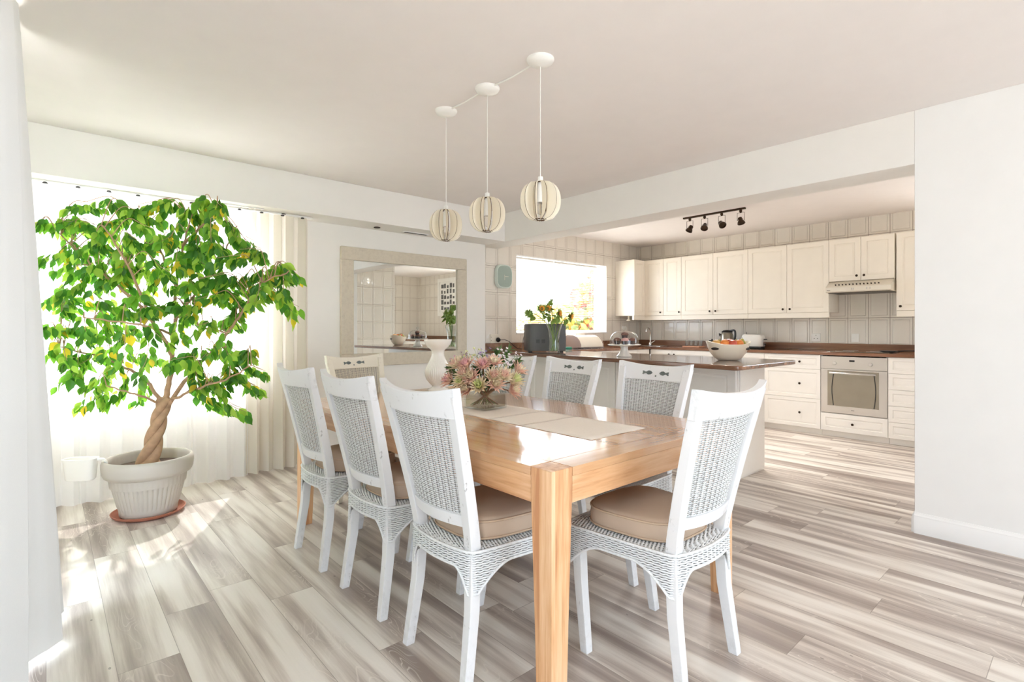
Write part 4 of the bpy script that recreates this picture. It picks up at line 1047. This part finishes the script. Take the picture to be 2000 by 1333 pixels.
def protea(px, py, cols, L, label):
    h = bq(px, py); ax = (h - CB); ax.z += .02; ax.normalize(); base = h - ax * L * .45
    rt_ = thing('protea_flower', label, 'flower', tuple(base), 0, 'protea blooms in the table bouquet')
    m = MB(); stemto(m, base, .0036); m.build('stem', STEM, rt_)
    m = MB(); e = ax.orthogonal().normalized()
    for ring, (n, r0, LL, cl, mi) in enumerate(((8, .004, L * .80, -.002, 0), (11, .010, L * .95, .004, 0), (13, .015, L * .95, .012, 1), (13, .018, L * .75, .020, 1))):
        for k in range(n):
            a = 2 * PI * (k + .5 * (ring % 2)) / n + rf.uniform(-.1, .1); sd = Matrix.Rotation(a, 3, ax) @ e
            petal(m, base, ax, sd, r0 * 1.25, LL * rf.uniform(.95, 1.2), .0165, cl * 1.25 + rf.uniform(-.004, .005), mi)
    m.build('petals', cols, rt_, smooth=70, solid=.0006)
PR = [(876, 742, 'pp', .056, 'peach protea at the far left edge of the table bouquet'), (889, 712, 'pe', .050, 'peach protea high on the left of the bouquet beside the white holder'), (909, 711, 'pk', .046, 'pink protea on the upper left of the bouquet beneath the yellow sprig'),
 (905, 729, 'pe', .048, 'peach protea in the left middle of the bouquet'), (943, 712, 'pk', .046, 'upright pink protea at the centre top of the bouquet'), (935, 753, 'li', .062, 'large lime and cream protea at the front centre of the bouquet'),
 (910, 759, 'cr', .058, 'cream protea drooping over the left rim of the glass vase'), (899, 744, 'li', .040, 'lime protea bud tucked in the lower left of the bouquet'), (919, 735, 'cr', .044, 'cream protea between the centre and the left of the bouquet'),
 (964, 734, 'pe', .054, 'peach protea right of the bouquet centre'), (984, 733, 'pe', .054, 'broad peach protea on the right of the bouquet'), (968, 750, 'cr', .040, 'cream protea hanging low right of the bouquet centre'), (965, 706, 'cr', .038, 'small cream protea at the top right of the bouquet'),
 (1006, 742, 'li', .060, 'lime protea on the lower right of the bouquet'), (1014, 722, 'cr', .052, 'cream protea at the far right edge of the bouquet'), (1003, 762, 'cr', .054, 'lowest cream protea drooping at the right of the bouquet')]
CS = {'pp': [P_PINK, P_PEACH], 'pe': [P_PEACH, P_CREAM], 'pk': [P_PINK, P_PEACH], 'li': [P_LIME, P_CREAM], 'cr': [P_CREAM, P_PEACH]}
for x, y, c, L, lab in PR: protea(x, y, CS[c], L, lab)
def wax(px, py, mt, n, lab):
    h = bq(px, py, .6); rt_ = thing('waxflower_sprig', lab, 'flower', tuple(h), 0, 'small flower sprigs in the table bouquet')
    m = MB(); stemto(m, h, .0014); tips = []
    for k in range(n):
        t = h + Vector((rf.uniform(-.034, .034), rf.uniform(-.034, .034), rf.uniform(-.03, .035))); m.tube([h - Vector((0, 0, .02)), h.lerp(t, .5), t], .0008, 4); tips.append(t)
    m.build('stem', STEMG, rt_)
    m = MB()
    for t in tips:
        ax = Vector((rf.uniform(-.5, .5), -.6 + rf.uniform(-.3, .3), .7)).normalized(); e = ax.orthogonal().normalized()
        for k in range(5): petal(m, t, ax, Matrix.Rotation(2 * PI * k / 5, 3, ax) @ e, .001, .006, .0075, .0075, 0)
        m.mi = 1; m.ball(t + ax * .001, .0022, 4); m.mi = 0
    m.build('petals', [mt, P_MAUVE], rt_, smooth=70)
for x, y, mt, n, lab in ((980, 692, P_WHITE, 12, 'pale pink waxflower sprig at the highest point of the bouquet'), (987, 711, P_WHITE, 12, 'pink waxflower sprig on the upper right of the bouquet'), (1003, 700, P_WHITE, 9, 'white waxflower sprig reaching out top right of the bouquet'),
  (901, 695, P_MAUVE, 9, 'mauve sprig at the top left of the bouquet'), (876, 716, P_MAUVE, 7, 'mauve sprig by the white holder at the left of the bouquet'), (943, 692, P_PURP, 9, 'purple sprig at the top centre of the bouquet'), (952, 707, P_WHITE, 9, 'white sprig in the bouquet centre'), (943, 726, P_MAUVE, 7, 'mauve sprig low in the bouquet centre'),
  (914, 697, P_LIME, 10, 'yellow green sprig at the top left of the bouquet'), (932, 694, P_LIME, 8, 'small yellow green sprig left of the purple one'), (920, 748, P_MAUVE, 6, 'mauve buds above the left of the glass vase')): wax(x, y, mt, n, lab)
for x, y, lab in ((893, 750, 'green leaf sprig low on the left of the bouquet'), (931, 722, 'grey green sprig left of the bouquet centre'), (952, 744, 'bright green sprig in the bouquet centre above the vase'), (1008, 709, 'feathery green sprig on the upper right of the bouquet'), (885, 727, 'green sprig on the left behind the peach proteas'), (970, 690, 'wispy green sprig at the top of the bouquet'), (960, 720, 'brown green sprig on the right of the bouquet centre'), (990, 690, 'thin green sprig reaching toward the peninsula')):
    h = bq(x, y, .7); rt_ = thing('foliage_sprig', lab, 'foliage', tuple(h), 0, 'green sprigs in the table bouquet'); ax = (h - CB).normalized()
    m = MB(); stemto(m, h, .0016); m.build('stem', STEMG, rt_); m = MB()
    for k in range(60):
        b = h - ax * .09 * (k / 60) + ax * .02; d = (ax + Vector((rf.uniform(-1, 1), rf.uniform(-1, 1), rf.uniform(-1, 1))) * .9).normalized()
        leaf(m, b, d, Vector((rf.uniform(-1, 1), -1, 1)), rf.uniform(.024, .046), .010)
    m.build('leaves', GREEN, rt_, smooth=60)

# ------------------------------------------------------------------ things on the peninsula
ZT = .9402
# microwave seen from behind
c = atD(1063, 660, 5.86); r = thing('microwave_oven', 'dark grey microwave oven seen from behind, on the worktop below the window', 'microwave', (c.x, c.y, ZT), -TH)
m = MB(); m.T = Matrix.Translation((c.x, c.y, ZT)) @ Matrix.Rotation(-TH, 4, 'Z')
P = [(-.225, .10), (-.225, .02), (-.205, -.09), (-.165, -.15), (-.12, -.17), (.215, -.17), (.225, -.165), (.225, .18), (-.20, .18)]
Tm = m.T.copy()
m.loops([[(x * .985, y, .014) for x, y in P], [(x, y, .03) for x, y in P], [(x, y, .295) for x, y in P], [(x * .96 + .004, y * .97, .312) for x, y in P]])
m.T = None
body = m.build('casing', W['grey'], None, bevel=.004); body.parent = r
inv = (Matrix.Translation((c.x, c.y, ZT)) @ Matrix.Rotation(-TH, 4, 'Z')).inverted(); body.data.transform(inv)
def mwp(name, x0, x1, y0, y1, z0, z1, mt):
    m = MB(); m.bx(x0, x1, y0, y1, z0, z1); return m.build(name, mt, r, world=False)
for k in range(2):
    for j in range(5): mwp('vent_slot', -.10 + k * .06, -.06 + k * .06, -.1735, -.170, .10 + j * .009, .104 + j * .009, W['dark'])
for x in (-.16, .18): mwp('foot', x - .02, x + .02, -.13, -.09, .0005, .015, W['dark']); mwp('foot', x - .02, x + .02, .10, .14, .0005, .015, W['dark'])
# glass vase with sunflowers
SX, SY = 3.965, 3.795
r = thing('flower_vase', 'tall flared clear glass vase in front of the grey microwave', 'vase', (SX, SY, ZT))
m = MB(); m.lathe([(.002, .0005), (.058, .0005), (.062, .006), (.058, .05), (.052, .11), (.055, .17), (.068, .24), (.088, .302), (.085, .302), (.065, .24), (.052, .17), (.049, .11), (.053, .05), (.050, .022), (.002, .020)], 40, (SX, SY, ZT)); m.build('glass', W['glass'], r, smooth=60)
m = MB(); m.lathe([(.002, .0205), (.048, .0225), (.051, .05), (.0475, .11), (.050, .16), (.002, .161)], 32, (SX, SY, ZT)); m.build('water', glassy('green_water', (.90, .94, .80, 1), .4), r, smooth=60)
YEL = mat('sunflower_orange', srgb(236, 170, 60), .6, var=.1, vscale=40); BRN = mat('sunflower_disc', srgb(112, 66, 30), .8, var=.3, vscale=90, bump=.5, bscale=200); SEP = mat('sunflower_green', srgb(122, 150, 62), .6, var=.2, vscale=30)
rs = random.Random(9); VB = Vector((SX, SY, ZT))
SF = [(1058, 604, -.02, (-.35, -.55, .2), True, 'sunflower second from the left with a bowed orange face'), (1069, 603, .03, (-.1, -.9, .15), True, 'sunflower third from the left, close behind its neighbour'), (1076, 593, .05, (-.2, .5, .4), False, 'highest sunflower turned away, showing its green back'),
      (1091, 613, -.04, (.25, -.9, .05), True, 'sunflower right of the middle with a dark centre'), (1114, 618, .0, (.35, -.85, -.15), True, 'rightmost drooping sunflower against the blind'), (1034, 612, .0, (-.6, -.3, -.3), False, 'leftmost drooping green sunflower head over the microwave')]
for i, (px, py, dd, ax, face, lab) in enumerate(SF):
    h = atD(px, py, 5.46 + dd); ax = Vector(ax).normalized(); r = thing('sunflower', lab, 'flower', tuple(h), 0, 'sunflowers in the glass vase')
    a = 2 * PI * i / 6; foot = VB + Vector((-.030 * math.cos(a), -.030 * math.sin(a), .028)); rim = VB + Vector(((h - VB).x * .38, (h - VB).y * .38, .29)); 
    q = Vector((rim.x - SX, rim.y - SY, 0)); 
    if q.length > .060: q = q / q.length * .060; rim = Vector((SX + q.x, SY + q.y, rim.z))
    m = MB(); m.tube(spl([foot, VB + Vector((q.x * .2, q.y * .2, .13)), rim, rim.lerp(h, .6) + Vector((0, 0, .03)), h - ax * .008], 6), .0042, 6); m.build('stem', SEP, r)
    e = ax.orthogonal().normalized()
    m = MB()
    for k in range(18): petal(m, h - ax * .006, ax, Matrix.Rotation(2 * PI * k / 18 + rs.uniform(-.1, .1), 3, ax) @ e, .019, .028, .020, .034, 0)
    m.ball(h - ax * .008, .019, 6); m.build('sepals', SEP, r, solid=.0006)
    if face:
        m = MB()
        for k in range(20): petal(m, h, ax, Matrix.Rotation(2 * PI * k / 20, 3, ax) @ e, .016, .030, .012, .010, 0)
        m.build('petals', YEL, r, solid=.0006)
        m = MB(); m.T = Matrix.Translation(h + ax * .004) @ ax.to_track_quat('Z', 'Y').to_matrix().to_4x4(); m.lathe([(.002, .006), (.008, .004), (.016, .007), (.020, .002), (.019, -.006)], 20); m.build('disc', BRN, r)
    m = MB()
    for k in range(3 if face else 2):
        b = rim.lerp(h, rs.uniform(.45, .85)); d = Vector((rs.uniform(-1, 1), rs.uniform(-1, .3), rs.uniform(-.8, .1)))
        leaf(m, b, d, Vector((0, -1, 1)), rs.uniform(.06, .10), .055)
    m.build('leaf', SEP, r, solid=.0005, smooth=60)
# cake stand, dome and muffins
KXc, KYc = 3.985, 2.922
r = thing('cake_stand', 'white footed cake stand on the peninsula', 'cake stand', (KXc, KYc, ZT))
m = MB(); m.lathe([(.002, .0005), (.068, .0005), (.070, .006), (.060, .018), (.046, .034), (.036, .055), (.032, .078), (.036, .094), (.10, .100), (.140, .104), (.152, .110), (.152, .114), (.143, .112), (.002, .110)], 48, (KXc, KYc, ZT)); m.build('stand', W['ceramic'], r, smooth=50)
r = thing('glass_dome', 'clear glass dome with a round knob covering the muffins', 'dome', (KXc, KYc, ZT + .112))
m = MB(); m.lathe([(.131, .1135), (.131, .16), (.126, .185), (.108, .212), (.078, .230), (.030, .238), (.010, .2385), (.002, .2385), (.002, .236), (.030, .2355), (.076, .227), (.105, .210), (.123, .184), (.128, .16), (.128, .1135)], 48, (KXc, KYc, ZT), cap=False); m.build('dome_glass', W['dome'], r, smooth=60)
m = MB(); m.lathe([(.008, .2385), (.010, .246), (.019, .254), (.022, .266), (.017, .278), (.004, .283)], 24, (KXc, KYc, ZT)); m.build('knob', W['glass'], r, smooth=60)
MUF = mat('chocolate_muffin', srgb(124, 82, 70), .8, var=.25, vscale=60, bump=.6, bscale=90); MUP = mat('pink_icing', srgb(206, 150, 146), .5, var=.1, vscale=40); CAS = mat('muffin_case', srgb(70, 56, 56), .7, var=.2, vscale=80)
for (dx, dy, dz, ic, lab) in ((-.050, -.045, 0, 1, 'pink topped muffin at the front left under the dome'), (.030, -.070, 0, 0, 'brown muffin at the front right under the dome'), (.062, .022, 0, 0, 'brown muffin at the back right under the dome'), (-.020, .066, 0, 0, 'brown muffin at the back left under the dome'), (-.075, .022, 0, 0, 'dark muffin at the left edge under the dome'), (.0, -.005, .052, 0, 'chocolate muffin stacked on top under the dome')):
    x, y, z = KXc + dx, KYc + dy, ZT + .1145 + dz; r = thing('muffin', lab, 'muffin', (x, y, z), 0, 'muffins under the glass dome')
    m = MB(); m.lathe([(.002, 0), (.022, 0), (.029, .030), (.002, .030)], 24, (x, y, z), mod=lambda t, zz: 1 + .03 * math.sin(t * 16)); m.build('paper_case', CAS, r)
    m = MB(); m.lathe([(.027, .030), (.034, .034), (.033, .045), (.024, .055), (.010, .060), (.001, .061)], 20, (x, y, z), mod=lambda t, zz: 1 + .04 * math.sin(t * 5 + dx * 90)); m.build('top', MUP if ic else MUF, r, smooth=60)
# fruit bowl
FX, FY = 4.175, 2.03
RB = -TH
r = thing('fruit_bowl', 'large oval cream bowl with pierced handles at the end of the peninsula', 'bowl', (FX, FY, ZT))
m = MB(); Mt = Matrix.Translation((FX, FY, ZT)) @ Matrix.Rotation(RB, 4, 'Z'); m.T = Mt; L = []
def bowlring(s, z, lift, n=72):
    out = []
    for k in range(n):
        t = 2 * PI * k / n; x, y = math.cos(t) * s, math.sin(t) * s * .72; out.append((x, y, z + lift * (math.cos(t) ** 2) ** 1.5))
    return out
for s_, z, lf in ((.070, .0005, 0), (.082, .003, 0), (.110, .022, 0), (.142, .058, .004), (.163, .096, .012), (.175, .124, .024), (.178, .130, .028), (.173, .131, .028), (.168, .122, .022), (.155, .092, .01), (.130, .052, .002), (.098, .020, 0), (.05, .012, 0)): L.append(bowlring(s_, z, lf))
m.loops(L); m.T = None; m.build('bowl_body', mat('bowl_cream', srgb(236, 226, 206), .4, var=.015), r, smooth=60)
for sg in (-1, 1):
    m = MB(); m.T = Mt; a0 = PI if sg < 0 else 0; L = []
    for off in (.004, -.012):
        ring = []
        for k in range(20):
            t = 2 * PI * k / 20; ang = (PI + .62 if sg < 0 else .62 - 0) + .22 * math.cos(t); ang = ang if sg < 0 else -ang
            zz = .096 + .011 * math.sin(t); s_ = .168 + off * .6
            ring.append((math.cos(ang) * s_, math.sin(ang) * s_ * .72, zz))
        L.append(ring)
    m.loops(L); m.T = None; m.build('handle_slot', W['darkgap'], r)
FR = {'orange': mat('orange_skin', srgb(232, 140, 66), .45, var=.08, vscale=20, bump=.15, bscale=300), 'apple': mat('red_apple_skin', srgb(196, 86, 66), .3, var=.2, vscale=14), 'pear': mat('green_pear_skin', srgb(168, 164, 84), .45, var=.15, vscale=20), 'mango': mat('mango_skin', srgb(214, 168, 96), .45, var=.15, vscale=12)}
def fruit(kind, x, y, z, R, lab):
    p = Mt @ Vector((x, y, z)); r = thing(kind if kind != 'apple' else 'red_apple', lab, kind, tuple(p), 0, 'fruit in the cream bowl')
    m = MB()
    if kind == 'pear': m.lathe([(.001, -R), (R * .6, -R * .85), (R * .95, -R * .3), (R * .9, R * .2), (R * .55, R * .7), (R * .35, R * 1.15), (.001, R * 1.3)], 20, p)
    elif kind == 'apple': m.lathe([(.001, -R * .75), (R * .35, -R * .88), (R * .8, -R * .55), (R, 0), (R * .88, R * .55), (R * .45, R * .86), (R * .12, R * .78), (.001, R * .66)], 20, p)
    else: m.ball(p, R, 10, sz=.95)
    m.build('skin', FR[kind], r, smooth=60)
    m = MB(); m.tube([p + Vector((0, 0, R * .7)), p + Vector((.004, 0, R * 1.12 if kind != 'pear' else R * 1.5))], .0018 if kind != 'orange' else .003, 5); m.build('stalk', STEM, r)
for f in (('mango', -.105, -.02, .132, .038, 'golden mango at the left of the fruit bowl'), ('pear', -.055, .045, .128, .032, 'green pear at the back left of the fruit bowl'), ('orange', -.045, -.045, .138, .035, 'orange left of the middle of the fruit bowl'), ('apple', .015, -.055, .136, .035, 'red apple at the front middle of the fruit bowl'), ('apple', .020, .028, .142, .036, 'red apple at the back middle of the fruit bowl'),
          ('orange', .078, -.030, .136, .035, 'orange right of the middle of the fruit bowl'), ('pear', .120, .010, .140, .030, 'green pear at the right of the fruit bowl'), ('apple', -.015, .0, .085, .035, 'red apple low in the centre of the fruit bowl'), ('orange', .055, .0, .080, .034, 'orange low on the right of the fruit bowl'), ('pear', .085, .045, .135, .028, 'small pear at the back right of the fruit bowl')): fruit(*f)

# ------------------------------------------------------------------ things on the side and window worktops
r = thing('kettle', 'black and steel electric kettle behind the fruit bowl', 'kettle', (6.80, 3.32, ZT))
c = (6.80, 3.32, ZT)
m = MB(); m.lathe([(.002, .0005), (.078, .0005), (.080, .014), (.074, .020), (.002, .020)], 32, c); m.build('base', W['dark'], r)
m = MB(); m.lathe([(.002, .0205), (.082, .0205), (.092, .05), (.092, .10), (.084, .17), (.068, .205), (.002, .206)], 36, c, sy=.95); m.build('body', W['ovenglass'], r, smooth=50)
m = MB(); m.lathe([(.070, .2065), (.066, .222), (.045, .235), (.002, .240)], 32, c); m.build('lid', W['dark'], r, smooth=50)
m = MB(); m.tube(spl([Vector((6.79, 3.27, ZT + .226)), Vector((6.77, 3.205, ZT + .232)), Vector((6.76, 3.19, ZT + .16)), Vector((6.77, 3.215, ZT + .05))], 6), .013, 8); m.build('handle', W['dark'], r, smooth=60)
m = MB(); m.loops([[(6.80 + a * .5, 3.385 + .02 * k + abs(a) * 0, ZT + .15 + .022 * k + b) for a, b in ((-.04, 0), (.04, 0), (.02, -.03), (-.02, -.03))] for k in range(3)]); m.build('spout', W['dark'], r)
r = thing('toaster', 'white two slice toaster with black foot and side lever', 'toaster', (6.83, 2.985, ZT))
m = MB(); L = []
def trr(a, b, z): return [(6.83 + x, 2.985 + y, ZT + z) for x, y, _ in rrect(a, b, 0, 40)]
m.loops([trr(.085, .125, .030), trr(.088, .130, .04), trr(.090, .132, .13), trr(.086, .128, .165), trr(.070, .112, .182), trr(.060, .104, .184)]); m.build('body', W['white'], r, smooth=50)
m = MB(); m.loops([trr(.080, .120, .0008), trr(.086, .126, .006), trr(.086, .126, .0295)]); m.build('foot', W['dark'], r)
for x in (6.805, 6.855):
    m = MB(); m.bx(x - .011, x + .011, 2.91, 3.06, ZT + .1842, ZT + .187); m.build('slot', W['dark'], r)
m = MB(); m.bx(6.80, 6.86, 2.845, 2.854, ZT + .04, ZT + .12); m.build('side_panel', W['chrome'], r)
m = MB(); m.bx(6.805, 6.855, 2.822, 2.844, ZT + .115, ZT + .128); m.lathe([(.010, 0), (.012, .01), (.002, .012)], 12, (6.83, 2.838, ZT + .055)); m.build('lever', W['dark'], r)
m = MB(); m.tube([(6.92, 3.14, ZT + .02), (6.96, 3.16, ZT + .05), (7.01, 3.17, ZT + .10), (7.02, 3.165, ZT + .18), (7.0, 3.15, ZT + .21)], .003, 5); o = m.build('appliance_cord', W['dark'], None); tag(o, 'thin dark cord standing up between the kettle and the toaster', 'cord')
r = thing('sugar_jar', 'small black jar beside the kettle', 'jar', (6.74, 3.50, ZT)); m = MB(); m.lathe([(.002, .0005), (.045, .0005), (.047, .07), (.040, .085), (.002, .085)], 24, (6.74, 3.50, ZT)); m.build('body', W['dark'], r)
m = MB(); m.lathe([(.042, .0855), (.043, .10), (.012, .104), (.010, .118), (.002, .12)], 24, (6.74, 3.50, ZT)); m.build('lid', W['dark'], r)
m = MB(); m.bx(6.54, 6.70, 3.58, 3.83, ZT + .0004, ZT + .020); o = m.build('serving_tray', mat('tray_terracotta', srgb(206, 150, 120), .6, var=.1), None, bevel=.004); tag(o, 'small pinkish wooden tray under the tumblers', 'tray')
lab = ('leftmost glass tumbler on the small tray', 'second glass tumbler from the left on the small tray', 'third glass tumbler from the left on the small tray', 'rightmost glass tumbler on the small tray')
for k, y in enumerate((3.80, 3.735, 3.67, 3.605)):
    m = MB(); m.lathe([(.002, .0205), (.024, .0205), (.029, .095), (.027, .095), (.022, .027), (.002, .027)], 24, (6.62, y, ZT)); o = m.build('tumbler', W['glass'], None); tag(o, lab[k], 'glass', 'tumblers on the small tray')
r = thing('kitchen_sink', 'steel corner sink set into the brown worktop', 'sink', (6.70, 4.35, ZT))
m = MB(); cc = (6.66, 4.36)
m.loops([[(cc[0] + x, cc[1] + y, z) for x, y, _ in rrect(a, b, 0, 40)] for a, b, z in ((.175, .20, ZT + .0003), (.175, .20, ZT + .006), (.160, .185, ZT + .006), (.152, .177, ZT + .002), (.02, .02, ZT + .0015))]); m.build('rim', W['chrome'], r, smooth=50)
r = thing('kitchen_tap', 'tall curved chrome swan neck kitchen tap at the corner sink', 'tap', (6.87, 4.53, ZT))
m = MB(); m.lathe([(.024, .0065), (.026, .02), (.018, .05), (.014, .055)], 20, (6.80, 4.51, ZT)); m.build('base', W['chrome'], r)
m = MB(); m.tube(spl([Vector((6.80, 4.51, ZT + .055)), Vector((6.80, 4.51, ZT + .17)), Vector((6.775, 4.50, ZT + .245)), Vector((6.71, 4.49, ZT + .27)), Vector((6.66, 4.48, ZT + .245)), Vector((6.65, 4.478, ZT + .21))], 7), .010, 10); m.build('spout', W['chrome'], r, smooth=60)
m = MB(); m.tube([(6.81, 4.495, ZT + .045), (6.83, 4.45, ZT + .075)], .007, 8); m.build('lever', W['chrome'], r)
# bread bin, bag, cloth
bx0 = atD(1150, 667, 6.9); r = thing('bread_bin', 'cream roll top bread bin with pinkish grey end under the window', 'bread bin', (5.42, 4.62, ZT))
m = MB(); prof = [(-.13, .001), (-.13, .045), (-.105, .10), (-.06, .145), (.0, .165), (.10, .168), (.13, .150), (.13, .001)]
m.loops([[(5.42 + x, 4.62 + y, ZT + z) for y, z in prof] for x in (-.225, .225)]); m.build('body', W['cab'], r, bevel=.004)
GB = mat('bin_end_grey', srgb(178, 160, 152), .45, var=.03)
for x in (-.236, .2255):
    m = MB(); m.loops([[(5.42 + xx, 4.62 + y * 1.03, ZT + .0005 + z * 1.02) for y, z in prof] for xx in (x, x + .0102)]); m.build('end_panel', GB, r)
r = thing('plastic_bag', 'crumpled white bag with red and orange print beside the microwave', 'bag', (4.75, 4.52, ZT))
m = MB(); rb = random.Random(2); m.lathe([(.002, .0008), (.11, .0008), (.13, .02), (.12, .045), (.085, .065), (.04, .078), (.002, .08)], 26, (4.75, 4.52, ZT), sy=.7, mod=lambda t, z: 1 + .10 * math.sin(t * 7 + z * 90) + .06 * math.sin(t * 13)); m.build('body', mat('bag_print', srgb(238, 190, 160), .5, var=.35, vscale=12), r, smooth=50)
m = MB(); m.bx(4.80, 4.92, 4.40, 4.47, ZT + .0004, ZT + .028); o = m.build('sponge_box', mat('green_box', srgb(40, 130, 104), .5), None, bevel=.004); tag(o, 'small green box lying in front of the crumpled bag', 'box')
m = MB(); rows = []
for j in range(15):
    row = []
    for i in range(23):
        x = 5.02 + i * .022; y = 4.31 + j * .012; row.append((x + .012 * math.sin(j * .9), y, ZT + .004 + .016 * abs(math.sin(i * .55 + j * .35)) * (.4 + .6 * math.sin(PI * j / 14))))
    rows.append(row)
m.loops(rows, cap=False, closed=False); o = m.build('dark_cloth', mat('dark_cloth', srgb(74, 62, 58), .9, var=.3, vscale=30), None, solid=.003, smooth=70); tag(o, 'rumpled dark dish cloth in front of the bread bin', 'cloth')
r2 = [o for o in bpy.data.objects if o.name == 'under_cabinet_light'][0]; r2.location.z += .010

# ------------------------------------------------------------------ outside the kitchen window
BG1 = leafy('shrub_orange', srgb(226, 170, 84), .4); BG2 = leafy('shrub_red', srgb(190, 96, 86), .4); BG3 = leafy('shrub_green', srgb(128, 150, 96), .4)
def shrub(x, y, rx, rz, zc, mats, n, lab, seed):
    q = random.Random(seed); r = thing('garden_shrub', lab, 'shrub', (x, y, -.12)); m = MB()
    for k in range(n):
        a, b = q.uniform(0, 2 * PI), math.acos(q.uniform(-1, 1)); R = q.uniform(.6, 1)
        p = Vector((x + math.cos(a) * math.sin(b) * rx * R, y + math.sin(a) * math.sin(b) * rx * R, zc + math.cos(b) * rz * R))
        m.mi = q.randrange(len(mats)); d = Vector((q.uniform(-1, 1), q.uniform(-1, 1), q.uniform(-1, .5)))
        f0 = len(m.bm.faces); leaf(m, p, d, Vector((q.uniform(-1, 1), q.uniform(-1, 1), 1)), q.uniform(.12, .22), .12)
        m.bm.faces.ensure_lookup_table()
        for f in m.bm.faces[f0:]: f.material_index = m.mi
    o = m.build('foliage', mats, r, smooth=60); o['kind'] = 'stuff'
    m = MB()
    for k in range(5): a = k * 1.3; m.tube([(x, y, -.12), (x + .2 * math.cos(a), y + .2 * math.sin(a), zc * .6), (x + rx * .6 * math.cos(a), y + rx * .6 * math.sin(a), zc + rz * .4)], .03, 6)
    m.build('stems', W['bark'], r)
shrub(8.9, 8.4, 1.0, .85, .95, [BG1, BG3], 1500, 'orange leaved garden shrub outside the left half of the kitchen window', 4)
shrub(10.6, 8.1, 1.15, 1.35, 1.55, [BG2, BG3, BG1], 2400, 'reddish garden shrub outside the right half of the kitchen window', 5)
r = thing('neighbour_house', 'pale house with a grey roof beyond the garden, outside the kitchen window', 'building', (15, 17, -.12))
m = MB(); m.bx(11, 21, 16.5, 22, -.12, 2.4); m.build('walls', mat('render_white', srgb(222, 214, 204), .9), r)
m = MB(); m.loops([[(10.6, 16.1, 2.4), (10.6, 22.4, 2.4), (10.6, 19.2, 4.1)], [(21.4, 16.1, 2.4), (21.4, 22.4, 2.4), (21.4, 19.2, 4.1)]]); m.build('roof', mat('roof_grey', srgb(128, 118, 116), .9, var=.1, vscale=3), r)
